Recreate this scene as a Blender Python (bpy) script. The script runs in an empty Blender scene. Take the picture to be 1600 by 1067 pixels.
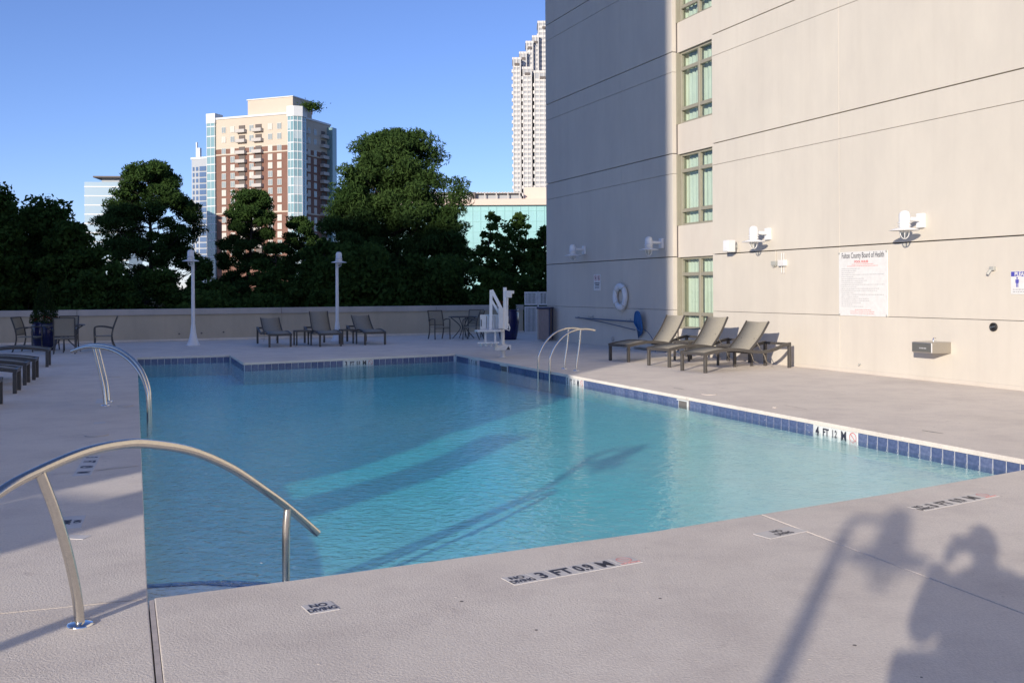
import bpy, bmesh, math, random
import numpy as np
from mathutils import Vector, Matrix, Quaternion

sc = bpy.context.scene
COL = sc.collection
R = math.radians
rnd = random.Random(7)

# ------------------------------------------------------------------ camera, world, sun, exposure
F, H, ROLL, HY = 1530.0, 1.6, R(0.3), 453.0
cam_d = bpy.data.cameras.new('camera')
cam = bpy.data.objects.new('camera', cam_d)
COL.objects.link(cam)
cam_d.sensor_width = 36.0
cam_d.lens = 36.0 * F / 1600.0
cam_d.shift_y = -(533.5 - HY) / 1600.0
cam_d.clip_start = 0.02
cam_d.clip_end = 9000.0
cam.location = (0, 0, H)
cam.rotation_euler = (Matrix.Rotation(R(90), 3, 'X') @ Matrix.Rotation(-ROLL, 3, 'Z')).to_euler()
sc.camera = cam

SUN_ELEV = 13.2
LX, LY = 0.4158, 0.9095                      # horizontal direction in which sunlight travels
ce, se = math.cos(R(SUN_ELEV)), math.sin(R(SUN_ELEV))
ldir = Vector((LX * ce, LY * ce, -se))
sun_d = bpy.data.lights.new('sun', 'SUN')
sun = bpy.data.objects.new('sun', sun_d)
COL.objects.link(sun)
sun_d.energy = 3.25
sun_d.angle = R(0.53)
sun_d.color = (1.0, 0.90, 0.77)
sun.rotation_euler = ldir.to_track_quat('-Z', 'Y').to_euler()
sun.location = (-30, -60, 40)

world = bpy.data.worlds.new('World')
sc.world = world
world.use_nodes = True
wn = world.node_tree
bg = wn.nodes['Background']
sky = wn.nodes.new('ShaderNodeTexSky')
sky.sky_type = 'NISHITA'
sky.sun_disc = False
sky.sun_elevation = R(SUN_ELEV)
sky.sun_rotation = math.atan2(-LX, -LY)
sky.altitude = 1800
sky.air_density = 1.0
sky.dust_density = 0.7
sky.ozone_density = 4.0
skymix = wn.nodes.new('ShaderNodeMix'); skymix.data_type = 'RGBA'; skymix.blend_type = 'MULTIPLY'; skymix.inputs[0].default_value = 1.0
skymix.inputs[7].default_value = (0.78, 0.675, 0.80, 1)          # the photograph's cooler white balance
wn.links.new(sky.outputs[0], skymix.inputs[6]); wn.links.new(skymix.outputs[2], bg.inputs[0])
bg.inputs[1].default_value = 0.15

sc.view_settings.view_transform = 'Standard'
sc.view_settings.look = 'None'
sc.view_settings.gamma = 1.0
sc.view_settings.use_curve_mapping = False
sc.view_settings.exposure = 0.64
try:
    sc.cycles.max_bounces = 8
    sc.cycles.transparent_max_bounces = 12
    sc.cycles.use_denoising = True
except Exception:
    pass

# ------------------------------------------------------------------ where things stand (from the pixel they stand at to a point on a surface)
def ray(x, y):
    u = x - 800.0; v = y - HY
    c, s = math.cos(ROLL), math.sin(ROLL)
    return ((u * c - v * s) / F, 1.0, -(v * c + u * s) / F)
def G(x, y, z=0.0):
    r = ray(x, y); t = (z - H) / r[2]
    return Vector((r[0] * t, t, z))
WO = Vector((7.88, 15.09)); WA = Vector((-0.3842, 0.9232)); WN = Vector((-0.9232, -0.3842))
def Wp(s, z, d=0.0):                      # point on the hotel wall
    return Vector((WO.x + WA.x * s + WN.x * d, WO.y + WA.y * s + WN.y * d, z))
WALL_ROT = math.atan2(-WA.y, -WA.x)       # local +X runs along the wall toward the camera, local -Y points out of the wall

# ------------------------------------------------------------------ materials
def mat(name, col, rough=0.6, metal=0.0, spec=0.5, noise=None, bump=None, col2=None, coat=0.0, stretch=None, detail=4.0):
    m = bpy.data.materials.new(name); m.use_nodes = True
    nt = m.node_tree; N = nt.nodes; Lk = nt.links
    b = N['Principled BSDF']
    b.inputs['Base Color'].default_value = (*col, 1)
    b.inputs['Roughness'].default_value = rough
    b.inputs['Metallic'].default_value = metal
    b.inputs['Specular IOR Level'].default_value = spec
    if coat: b.inputs['Coat Weight'].default_value = coat
    tc = None
    def coords(scale):
        nonlocal tc
        if tc is None: tc = N.new('ShaderNodeTexCoord')
        mp = N.new('ShaderNodeMapping')
        Lk.new(tc.outputs['Object'], mp.inputs[0])
        if stretch: mp.inputs['Scale'].default_value = stretch
        return mp.outputs[0]
    if noise:
        n = N.new('ShaderNodeTexNoise'); n.inputs['Scale'].default_value = noise[0]; n.inputs['Detail'].default_value = detail
        n.inputs['Roughness'].default_value = 0.6
        Lk.new(coords(1), n.inputs['Vector'])
        r = N.new('ShaderNodeValToRGB')
        r.color_ramp.elements[0].position = 0.32; r.color_ramp.elements[1].position = 0.68
        c2 = col2 if col2 else tuple(c * (1 - noise[1]) for c in col)
        r.color_ramp.elements[0].color = (*c2, 1); r.color_ramp.elements[1].color = (*col, 1)
        Lk.new(n.outputs['Fac'], r.inputs[0]); Lk.new(r.outputs[0], b.inputs['Base Color'])
    if bump:
        n2 = N.new('ShaderNodeTexNoise'); n2.inputs['Scale'].default_value = bump[0]; n2.inputs['Detail'].default_value = 6
        n2.inputs['Roughness'].default_value = 0.65
        Lk.new(coords(1), n2.inputs['Vector'])
        bp = N.new('ShaderNodeBump'); bp.inputs['Strength'].default_value = bump[1]
        bp.inputs['Distance'].default_value = bump[2] if len(bump) > 2 else 0.01
        Lk.new(n2.outputs['Fac'], bp.inputs['Height']); Lk.new(bp.outputs[0], b.inputs['Normal'])
    return m

def deck_material():
    m = bpy.data.materials.new('deck_coating'); m.use_nodes = True
    nt = m.node_tree; N = nt.nodes; Lk = nt.links; b = N['Principled BSDF']
    b.inputs['Roughness'].default_value = 0.85; b.inputs['Specular IOR Level'].default_value = 0.3
    g = N.new('ShaderNodeNewGeometry')
    def noise(scale, detail=5, rough=0.6):
        n = N.new('ShaderNodeTexNoise'); n.inputs['Scale'].default_value = scale; n.inputs['Detail'].default_value = detail
        n.inputs['Roughness'].default_value = rough; Lk.new(g.outputs['Position'], n.inputs['Vector']); return n.outputs['Fac']
    def ramp(src, p0, c0, p1, c1):
        r = N.new('ShaderNodeValToRGB'); e = r.color_ramp.elements
        e[0].position = p0; e[0].color = (*c0, 1); e[1].position = p1; e[1].color = (*c1, 1); Lk.new(src, r.inputs[0]); return r.outputs[0]
    def mul(a, b_):
        x = N.new('ShaderNodeMix'); x.data_type = 'RGBA'; x.blend_type = 'MULTIPLY'; x.inputs[0].default_value = 1
        Lk.new(a, x.inputs[6]); Lk.new(b_, x.inputs[7]); return x.outputs[2]
    c = ramp(noise(0.35, 4), 0.3, (0.76, 0.68, 0.585), 0.7, (0.85, 0.765, 0.66))
    c = mul(c, ramp(noise(1.6, 7, 0.72), 0.30, (0.85, 0.84, 0.85), 0.56, (1, 1, 1)))
    c = mul(c, ramp(noise(9, 4, 0.7), 0.24, (0.70, 0.68, 0.68), 0.36, (1, 1, 1)))
    c = mul(c, ramp(noise(60, 3), 0.25, (0.86, 0.86, 0.86), 0.6, (1, 1, 1)))
    c = mul(c, ramp(noise(6, 2, 0.5), 0.2, (0.80, 0.79, 0.80), 0.30, (1, 1, 1)))
    Lk.new(c, b.inputs['Base Color'])
    # knock-down texture: flattened blobs with fine grain
    v = ramp(noise(80, 3, 0.6), 0.42, (0, 0, 0), 0.60, (1, 1, 1))
    f = noise(190, 2)
    ad = N.new('ShaderNodeMath'); ad.operation = 'MULTIPLY_ADD'; ad.inputs[1].default_value = 0.35
    Lk.new(f, ad.inputs[0]); Lk.new(v, ad.inputs[2])
    bp = N.new('ShaderNodeBump'); bp.inputs['Strength'].default_value = 0.55; bp.inputs['Distance'].default_value = 0.0022
    Lk.new(ad.outputs[0], bp.inputs['Height']); Lk.new(bp.outputs[0], b.inputs['Normal'])
    return m

def stucco_material(name, c0, c1):
    m = bpy.data.materials.new(name); m.use_nodes = True
    nt = m.node_tree; N = nt.nodes; Lk = nt.links; b = N['Principled BSDF']
    b.inputs['Roughness'].default_value = 0.9; b.inputs['Specular IOR Level'].default_value = 0.2
    g = N.new('ShaderNodeNewGeometry')
    mp = N.new('ShaderNodeMapping'); Lk.new(g.outputs['Position'], mp.inputs[0]); mp.inputs['Scale'].default_value = (1, 1, 0.45)
    n = N.new('ShaderNodeTexNoise'); n.inputs['Scale'].default_value = 0.9; n.inputs['Detail'].default_value = 9; n.inputs['Roughness'].default_value = 0.68
    Lk.new(mp.outputs[0], n.inputs['Vector'])
    r = N.new('ShaderNodeValToRGB'); e = r.color_ramp.elements
    e[0].position = 0.3; e[0].color = (*c1, 1); e[1].position = 0.68; e[1].color = (*c0, 1); Lk.new(n.outputs['Fac'], r.inputs[0])
    # faint vertical run-off streaks
    mp2 = N.new('ShaderNodeMapping'); Lk.new(g.outputs['Position'], mp2.inputs[0]); mp2.inputs['Scale'].default_value = (3.2, 3.2, 0.13)
    n2 = N.new('ShaderNodeTexNoise'); n2.inputs['Scale'].default_value = 2.0; n2.inputs['Detail'].default_value = 4
    Lk.new(mp2.outputs[0], n2.inputs['Vector'])
    r2 = N.new('ShaderNodeValToRGB'); e = r2.color_ramp.elements
    e[0].position = 0.30; e[0].color = (0.95, 0.945, 0.94, 1); e[1].position = 0.52; e[1].color = (1, 1, 1, 1); Lk.new(n2.outputs['Fac'], r2.inputs[0])
    x = N.new('ShaderNodeMix'); x.data_type = 'RGBA'; x.blend_type = 'MULTIPLY'; x.inputs[0].default_value = 0.45
    Lk.new(r.outputs[0], x.inputs[6]); Lk.new(r2.outputs[0], x.inputs[7]); Lk.new(x.outputs[2], b.inputs['Base Color'])
    n3 = N.new('ShaderNodeTexNoise'); n3.inputs['Scale'].default_value = 90; n3.inputs['Detail'].default_value = 3
    Lk.new(g.outputs['Position'], n3.inputs['Vector'])
    bp = N.new('ShaderNodeBump'); bp.inputs['Strength'].default_value = 0.35; bp.inputs['Distance'].default_value = 0.002
    Lk.new(n3.outputs['Fac'], bp.inputs['Height']); Lk.new(bp.outputs[0], b.inputs['Normal'])
    return m

def schlick(nt, f0, normal=None):
    """reflectance from the angle of view, the same from either side of the sheet."""
    N = nt.nodes; Lk = nt.links
    g = N.new('ShaderNodeNewGeometry'); d = N.new('ShaderNodeVectorMath'); d.operation = 'DOT_PRODUCT'
    Lk.new(g.outputs['Incoming'], d.inputs[0]); Lk.new(normal if normal is not None else g.outputs['Normal'], d.inputs[1])
    a = N.new('ShaderNodeMath'); a.operation = 'ABSOLUTE'; Lk.new(d.outputs['Value'], a.inputs[0])
    b = N.new('ShaderNodeMath'); b.operation = 'SUBTRACT'; b.inputs[0].default_value = 1.0; b.use_clamp = True; Lk.new(a.outputs[0], b.inputs[1])
    c = N.new('ShaderNodeMath'); c.operation = 'POWER'; c.inputs[1].default_value = 5.0; Lk.new(b.outputs[0], c.inputs[0])
    e = N.new('ShaderNodeMath'); e.operation = 'MULTIPLY_ADD'; e.inputs[1].default_value = 1 - f0; e.inputs[2].default_value = f0; Lk.new(c.outputs[0], e.inputs[0])
    return e.outputs[0]

def water_material():
    m = bpy.data.materials.new('pool_water'); m.use_nodes = True
    nt = m.node_tree; N = nt.nodes; Lk = nt.links
    N.remove(N['Principled BSDF']); out = N['Material Output']
    g = N.new('ShaderNodeNewGeometry')
    def noise(scale, vec, detail, rough, stretch):
        mp = N.new('ShaderNodeMapping'); Lk.new(vec, mp.inputs[0]); mp.inputs['Scale'].default_value = stretch; mp.inputs['Rotation'].default_value = (0, 0, R(25))
        n = N.new('ShaderNodeTexNoise'); n.inputs['Scale'].default_value = scale; n.inputs['Detail'].default_value = detail
        n.inputs['Roughness'].default_value = rough; n.inputs['Distortion'].default_value = 0.6
        Lk.new(mp.outputs[0], n.inputs['Vector']); return n.outputs['Fac']
    P = g.outputs['Position']
    a = noise(9.0, P, 3, 0.5, (1, 1.35, 1))
    c = noise(22.0, P, 1, 0.5, (1, 1.25, 1))
    ad = N.new('ShaderNodeMath'); ad.operation = 'MULTIPLY_ADD'; ad.inputs[1].default_value = 0.35
    Lk.new(c, ad.inputs[0]); Lk.new(a, ad.inputs[2])
    # calmer toward the right-hand side, where the wall mirrors more cleanly
    sep = N.new('ShaderNodeSeparateXYZ'); Lk.new(P, sep.inputs[0])
    mr = N.new('ShaderNodeMapRange'); mr.inputs['From Min'].default_value = -3.0; mr.inputs['From Max'].default_value = 1.8
    mr.inputs['To Min'].default_value = 2.1; mr.inputs['To Max'].default_value = 0.55
    Lk.new(sep.outputs[0], mr.inputs['Value'])
    ml = N.new('ShaderNodeMath'); ml.operation = 'MULTIPLY'; Lk.new(ad.outputs[0], ml.inputs[0]); Lk.new(mr.outputs[0], ml.inputs[1])
    bp = N.new('ShaderNodeBump'); bp.inputs['Strength'].default_value = 1.0; bp.inputs['Distance'].default_value = 0.011
    Lk.new(ml.outputs[0], bp.inputs['Height'])
    fr = schlick(nt, 0.02, bp.outputs[0])
    tr = N.new('ShaderNodeBsdfTransparent')
    gl = N.new('ShaderNodeBsdfGlossy'); gl.inputs['Roughness'].default_value = 0.03; Lk.new(bp.outputs[0], gl.inputs['Normal'])
    mx = N.new('ShaderNodeMixShader'); Lk.new(fr, mx.inputs[0]); Lk.new(tr.outputs[0], mx.inputs[1]); Lk.new(gl.outputs[0], mx.inputs[2])
    Lk.new(mx.outputs[0], out.inputs['Surface'])
    va = N.new('ShaderNodeVolumeAbsorption'); va.inputs['Color'].default_value = (0.0, 0.935, 0.985, 1); va.inputs['Density'].default_value = 0.66
    Lk.new(va.outputs[0], out.inputs['Volume'])
    return m

def leaf_material(name, dark, light, trans=0.25):
    m = bpy.data.materials.new(name); m.use_nodes = True
    nt = m.node_tree; N = nt.nodes; Lk = nt.links
    N.remove(N['Principled BSDF']); out = N['Material Output']
    g = N.new('ShaderNodeNewGeometry')
    r = N.new('ShaderNodeValToRGB'); e = r.color_ramp.elements
    e[0].color = (*dark, 1); e[1].color = (*light, 1)
    mm = N.new('ShaderNodeMath'); mm.operation = 'MULTIPLY_ADD'; mm.inputs[1].default_value = 0.45
    n = N.new('ShaderNodeTexNoise'); n.inputs['Scale'].default_value = 0.9; n.inputs['Detail'].default_value = 3
    Lk.new(g.outputs['Position'], n.inputs['Vector'])
    Lk.new(g.outputs['Random Per Island'], mm.inputs[0])
    m2 = N.new('ShaderNodeMath'); m2.operation = 'MULTIPLY_ADD'; m2.inputs[1].default_value = 1.3; m2.inputs[2].default_value = -0.4
    Lk.new(n.outputs['Fac'], m2.inputs[0]); Lk.new(m2.outputs[0], mm.inputs[2]); Lk.new(mm.outputs[0], r.inputs[0])
    d = N.new('ShaderNodeBsdfDiffuse'); t = N.new('ShaderNodeBsdfTranslucent'); Lk.new(r.outputs[0], d.inputs[0]); Lk.new(r.outputs[0], t.inputs[0])
    x = N.new('ShaderNodeMixShader'); x.inputs[0].default_value = trans
    Lk.new(d.outputs[0], x.inputs[1]); Lk.new(t.outputs[0], x.inputs[2]); Lk.new(x.outputs[0], out.inputs['Surface'])
    return m

def sling_material(name, c0, c1):
    m = mat(name, c0, 0.75, spec=0.25)
    nt = m.node_tree; N = nt.nodes; Lk = nt.links; b = N['Principled BSDF']
    tc = N.new('ShaderNodeTexCoord')
    w1 = N.new('ShaderNodeTexWave'); w1.inputs['Scale'].default_value = 40; w1.bands_direction = 'Y'; Lk.new(tc.outputs['Object'], w1.inputs[0])
    w2 = N.new('ShaderNodeTexNoise'); w2.inputs['Scale'].default_value = 120; Lk.new(tc.outputs['Object'], w2.inputs['Vector'])
    a = N.new('ShaderNodeMath'); a.operation = 'MULTIPLY'; Lk.new(w1.outputs['Fac'], a.inputs[0]); Lk.new(w2.outputs['Fac'], a.inputs[1])
    r = N.new('ShaderNodeValToRGB'); e = r.color_ramp.elements; e[0].color = (*c1, 1); e[1].color = (*c0, 1); e[1].position = 0.45
    Lk.new(a.outputs[0], r.inputs[0]); Lk.new(r.outputs[0], b.inputs['Base Color'])
    return m

def glass_material(name, tint, rough=0.02, trans=0.8):
    # pane: clear enough to show what is behind, with a real mirror reflection
    m = bpy.data.materials.new(name); m.use_nodes = True
    nt = m.node_tree; N = nt.nodes; Lk = nt.links
    N.remove(N['Principled BSDF']); out = N['Material Output']
    fr = schlick(nt, 0.05)
    tr = N.new('ShaderNodeBsdfTransparent'); tr.inputs[0].default_value = (*tint, 1)
    gl = N.new('ShaderNodeBsdfGlossy'); gl.inputs['Roughness'].default_value = rough
    x = N.new('ShaderNodeMixShader'); Lk.new(fr, x.inputs[0]); Lk.new(tr.outputs[0], x.inputs[1]); Lk.new(gl.outputs[0], x.inputs[2])
    Lk.new(x.outputs[0], out.inputs['Surface'])
    return m

M = {}
M['deck'] = deck_material()
M['sealant'] = mat('joint_sealant', (0.60, 0.53, 0.48), 0.8, noise=(20, 0.25))
M['sealant_pale'] = mat('joint_sealant_pale', (0.72, 0.64, 0.56), 0.8, noise=(20, 0.12))
M['stucco'] = stucco_material('cream_stucco', (0.64, 0.59, 0.505), (0.57, 0.525, 0.455))
M['stucco_b'] = stucco_material('cream_stucco_bay', (0.635, 0.58, 0.50), (0.58, 0.525, 0.45))
M['joint_dark'] = mat('dark_joint', (0.16, 0.14, 0.13), 0.9)
M['parapet'] = stucco_material('parapet_render', (0.56, 0.48, 0.36), (0.44, 0.38, 0.29))
M['parapet_cap'] = stucco_material('parapet_coping', (0.55, 0.50, 0.45), (0.40, 0.37, 0.34))
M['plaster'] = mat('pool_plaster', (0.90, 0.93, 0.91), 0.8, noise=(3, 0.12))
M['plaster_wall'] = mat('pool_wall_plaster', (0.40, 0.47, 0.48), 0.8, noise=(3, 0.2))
M['deck_tile'] = mat('worn_white_marker_tile', (0.70, 0.66, 0.61), 0.5, noise=(9, 0.16))
M['tile'] = mat('blue_glazed_tile', (0.125, 0.155, 0.28), 0.22, spec=0.5, noise=(16, 0.5), col2=(0.055, 0.078, 0.17))
M['tile_b'] = mat('blue_glazed_tile_lighter', (0.17, 0.20, 0.32), 0.22, spec=0.5, noise=(20, 0.5), col2=(0.08, 0.105, 0.21))
M['grout'] = mat('white_grout', (0.80, 0.80, 0.78), 0.8)
M['white_tile'] = mat('white_marker_tile', (0.74, 0.73, 0.70), 0.3, noise=(14, 0.14))
M['ink'] = mat('black_lettering', (0.03, 0.03, 0.045), 0.5)
M['ink_grey'] = mat('grey_print', (0.38, 0.38, 0.38), 0.6)
M['red_print'] = mat('red_print', (0.62, 0.07, 0.06), 0.6)
M['red_faint'] = mat('faded_red_print', (0.72, 0.30, 0.27), 0.6)
M['blue_print'] = mat('blue_print', (0.07, 0.07, 0.38), 0.5)
M['water'] = water_material()
M['steel'] = mat('brushed_stainless', (0.72, 0.68, 0.61), 0.2, 1.0, noise=(60, 0.12))
M['chrome'] = mat('polished_flange', (0.8, 0.8, 0.8), 0.1, 1.0)
M['white_paint'] = mat('white_enamel', (0.80, 0.80, 0.79), 0.3, noise=(6, 0.06))
M['white_dull'] = mat('white_plastic', (0.74, 0.73, 0.70), 0.5, noise=(12, 0.1))
M['grey_box'] = mat('grey_painted_metal', (0.42, 0.42, 0.38), 0.5, noise=(12, 0.1))
M['globe'] = glass_material('lamp_globe_glass', (0.93, 0.94, 0.92), 0.05)
M['pane'] = glass_material('green_tinted_pane', (0.95, 0.99, 0.965), 0.01)
M['curtain'] = mat('sheer_curtain', (0.55, 0.59, 0.52), 0.9, noise=(4, 0.08))
M['win_frame'] = mat('taupe_window_frame', (0.31, 0.29, 0.22), 0.45, noise=(8, 0.08))
M['frame'] = mat('dark_bronze_frame', (0.075, 0.068, 0.062), 0.42, noise=(30, 0.2))
M['sling'] = sling_material('taupe_sling_mesh', (0.36, 0.33, 0.26), (0.22, 0.20, 0.165))
M['table_top'] = sling_material('taupe_table_top', (0.22, 0.20, 0.17), (0.13, 0.12, 0.10))
M['tglass'] = glass_material('table_glass', (0.75, 0.82, 0.8), 0.02)
M['blue_pot'] = mat('cobalt_glazed_pot', (0.010, 0.014, 0.085), 0.2, noise=(8, 0.3))
M['soil'] = mat('soil', (0.05, 0.035, 0.025), 0.95)
M['bark'] = mat('bark', (0.06, 0.045, 0.035), 0.95, noise=(6, 0.4), bump=(12, 0.6, 0.03))
M['pine'] = leaf_material('pine_needles', (0.026, 0.056, 0.018), (0.085, 0.140, 0.040), 0.2)
M['pine_b'] = leaf_material('pine_needles_dark', (0.022, 0.050, 0.016), (0.075, 0.130, 0.036), 0.2)
M['broad'] = leaf_material('broad_leaves', (0.028, 0.058, 0.016), (0.085, 0.145, 0.034), 0.3)
M['broad_b'] = leaf_material('pale_broad_leaves', (0.035, 0.07, 0.018), (0.10, 0.17, 0.045), 0.35)
M['shrub'] = leaf_material('shrub_leaves', (0.018, 0.035, 0.014), (0.045, 0.080, 0.025), 0.2)
M['flower'] = leaf_material('red_flowers', (0.16, 0.02, 0.02), (0.26, 0.05, 0.03), 0.2)
M['bin'] = mat('brown_bin_panel', (0.27, 0.215, 0.20), 0.5, noise=(5, 0.2), stretch=(6, 6, 1))
M['bin_lid'] = mat('dark_blue_bin_lid', (0.03, 0.04, 0.09), 0.4)
M['ring'] = mat('white_ring_vinyl', (0.76, 0.77, 0.78), 0.45, noise=(8, 0.1))
M['rope'] = mat('ring_rope', (0.62, 0.60, 0.52), 0.8)
M['net_blue'] = mat('blue_net_mesh', (0.03, 0.16, 0.42), 0.6, noise=(50, 0.3))
M['pole_blue'] = mat('steel_blue_pole', (0.10, 0.14, 0.22), 0.35, 0.6)
M['fount'] = mat('fountain_steel', (0.50, 0.47, 0.42), 0.32, 0.85, noise=(50, 0.1))
M['fount_dark'] = mat('fountain_dark_front', (0.12, 0.12, 0.11), 0.4)
M['black'] = mat('black_rubber', (0.02, 0.02, 0.02), 0.5)
M['cloth'] = mat('grey_jacket', (0.10, 0.10, 0.12), 0.9)
M['skin'] = mat('skin', (0.45, 0.27, 0.19), 0.55)
M['hair'] = mat('dark_hair', (0.03, 0.02, 0.015), 0.6)
M['lawn'] = mat('far_ground', (0.09, 0.095, 0.07), 0.95, noise=(0.05, 0.3))
M['subbase'] = mat('concrete_subbase', (0.25, 0.24, 0.22), 0.9)
# towers
M['t_cream'] = mat('tower_cream_precast', (0.58, 0.50, 0.40), 0.85, noise=(0.15, 0.06))
M['t_brick'] = mat('tower_red_brick', (0.235, 0.125, 0.092), 0.9, noise=(0.4, 0.15))
M['t_glass'] = mat('tower_curtain_glass', (0.22, 0.36, 0.38), 0.08, 0.0, spec=0.8)
M['t_glass_b'] = mat('tower_pale_spandrel_glass', (0.42, 0.52, 0.54), 0.2, 0.0, spec=0.7)
M['t_white'] = mat('tower_white_metal', (0.66, 0.68, 0.68), 0.5)
M['t_win'] = mat('tower_window_pane', (0.30, 0.34, 0.33), 0.12, 0.0, spec=0.8)
M['t_winframe'] = mat('tower_window_surround', (0.60, 0.57, 0.51), 0.7)
M['t_dark'] = mat('tower_recess', (0.14, 0.12, 0.11), 0.8)
M['t_balc'] = mat('tower_balcony_panel', (0.50, 0.47, 0.43), 0.7)
M['t_grey'] = mat('stepped_tower_stone', (0.62, 0.60, 0.57), 0.8)
M['t_greyd'] = mat('stepped_tower_glass', (0.36, 0.37, 0.38), 0.35)
M['t_blue'] = mat('blue_tower_glass', (0.10, 0.16, 0.28), 0.12, spec=0.8)
M['t_bluep'] = mat('blue_tower_panel', (0.40, 0.43, 0.46), 0.6)
M['office_glass'] = mat('pale_blue_office_glass', (0.30, 0.42, 0.50), 0.2, spec=0.7)
M['teal'] = mat('teal_mirror_glass', (0.34, 0.60, 0.58), 0.15, 0.0, spec=0.9, noise=(0.4, 0.12))
M['teal_line'] = mat('teal_mullion', (0.28, 0.52, 0.51), 0.4)
M['peach'] = mat('peach_precast', (0.70, 0.57, 0.47), 0.85)

# ------------------------------------------------------------------ mesh helpers
def new_obj(name, me, m=None, parent=None, loc=None, rotz=None):
    o = bpy.data.objects.new(name, me)
    COL.objects.link(o)
    if m is not None and me is not None and len(me.materials) == 0:
        me.materials.append(m)
    if parent is not None: o.parent = parent
    if loc is not None: o.location = loc
    if rotz is not None: o.rotation_euler = (0, 0, rotz)
    return o

class MB:
    def __init__(s): s.v = []; s.f = []; s.smooth = []
    def add(s, vs, fs, smooth=False):
        b = len(s.v); s.v += [tuple(p) for p in vs]
        for f in fs: s.f.append(tuple(b + i for i in f)); s.smooth.append(smooth)
        return s
    def box(s, c, d, rot=None):
        hx, hy, hz = d[0] / 2, d[1] / 2, d[2] / 2
        P = [Vector((x, y, z)) for z in (-hz, hz) for y in (-hy, hy) for x in (-hx, hx)]
        if rot is not None: P = [rot @ p for p in P]
        c = Vector(c); P = [p + c for p in P]
        return s.add(P, [(0, 2, 3, 1), (4, 5, 7, 6), (0, 1, 5, 4), (2, 6, 7, 3), (0, 4, 6, 2), (1, 3, 7, 5)])
    def bar(s, a, b, w, h=None, up=(0, 0, 1)):
        a = Vector(a); b = Vector(b); h = w if h is None else h
        x = (b - a); L_ = x.length; x.normalize(); up = Vector(up)
        if abs(x.dot(up)) > 0.98: up = Vector((0, 1, 0))
        y = up.cross(x).normalized(); z = x.cross(y)
        return s.box((a + b) / 2, (L_, w, h), Matrix((x, y, z)).transposed())
    def sweep(s, pts, prof, closed_prof=True, smooth=True, up=(0, 0, 1), caps=True):
        pts = [Vector(p) for p in pts]; n = len(pts); k = len(prof); vs = []
        for i, p in enumerate(pts):
            t = (pts[min(i + 1, n - 1)] - pts[max(i - 1, 0)]).normalized()
            u = Vector(up)
            if abs(t.dot(u)) > 0.97: u = Vector((0, 1, 0)) if abs(t.y) < 0.9 else Vector((1, 0, 0))
            a = u.cross(t).normalized(); b = t.cross(a)
            for q in prof: vs.append(p + a * q[0] + b * q[1])
        fs = [(i * k + j, i * k + (j + 1) % k, (i + 1) * k + (j + 1) % k, (i + 1) * k + j) for i in range(n - 1) for j in range(k)]
        s.add(vs, fs, smooth)
        if caps:
            s.add(vs[:k], [tuple(range(k - 1, -1, -1))]); s.add(vs[-k:], [tuple(range(k))])
        return s
    def tube(s, pts, r, seg=10, smooth=True):
        pts = [Vector(p) for p in pts]; n = len(pts)
        rr = r if isinstance(r, (list, tuple)) else [r] * n
        # parallel-transported frame
        t0 = (pts[1] - pts[0]).normalized(); u = Vector((0, 0, 1)) if abs(t0.z) < 0.9 else Vector((1, 0, 0))
        a = u.cross(t0).normalized(); vs = []
        for i, p in enumerate(pts):
            t = (pts[min(i + 1, n - 1)] - pts[max(i - 1, 0)]).normalized()
            a = (a - t * a.dot(t)).normalized(); b = t.cross(a)
            for j in range(seg):
                w = 2 * math.pi * j / seg
                vs.append(p + (a * math.cos(w) + b * math.sin(w)) * rr[i])
        fs = [(i * seg + j, i * seg + (j + 1) % seg, (i + 1) * seg + (j + 1) % seg, (i + 1) * seg + j) for i in range(n - 1) for j in range(seg)]
        s.add(vs, fs, smooth)
        s.add(vs[:seg], [tuple(range(seg - 1, -1, -1))]); s.add(vs[-seg:], [tuple(range(seg))])
        return s
    def lathe(s, prof, c=(0, 0, 0), seg=24, smooth=True, axis='z', caps=True):
        vs = []; c = Vector(c)
        for r, z in prof:
            for j in range(seg):
                w = 2 * math.pi * j / seg; p = Vector((r * math.cos(w), r * math.sin(w), z))
                if axis == 'y': p = Vector((p.x, p.z, p.y))
                if axis == 'x': p = Vector((p.z, p.x, p.y))
                vs.append(c + p)
        n = len(prof)
        fs = [(i * seg + j, i * seg + (j + 1) % seg, (i + 1) * seg + (j + 1) % seg, (i + 1) * seg + j) for i in range(n - 1) for j in range(seg)]
        s.add(vs, fs, smooth)
        if caps:
            s.add(vs[:seg], [tuple(range(seg - 1, -1, -1))]); s.add(vs[-seg:], [tuple(range(seg))])
        return s
    def prism(s, poly, z0, z1):
        n = len(poly); vs = [(p[0], p[1], z0) for p in poly] + [(p[0], p[1], z1) for p in poly]
        fs = [tuple(range(n - 1, -1, -1)), tuple(range(n, 2 * n))] + [(i, (i + 1) % n, n + (i + 1) % n, n + i) for i in range(n)]
        return s.add(vs, fs)
    def mesh(s, name, m=None, bevel=0, recalc=True, bevel_seg=2):
        me = bpy.data.meshes.new(name)
        me.from_pydata(s.v, [], s.f)
        me.polygons.foreach_set('use_smooth', s.smooth)
        if bevel or recalc:
            bm = bmesh.new(); bm.from_mesh(me)
            if recalc: bmesh.ops.recalc_face_normals(bm, faces=bm.faces)
            if bevel:
                es = [e for e in bm.edges if len(e.link_faces) == 2 and e.calc_face_angle(0) > R(40)]
                bmesh.ops.bevel(bm, geom=es, offset=bevel, segments=bevel_seg, affect='EDGES', profile=0.6, clamp_overlap=True)
            bm.to_mesh(me); bm.free()
        if m: me.materials.append(m)
        return me
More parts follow.
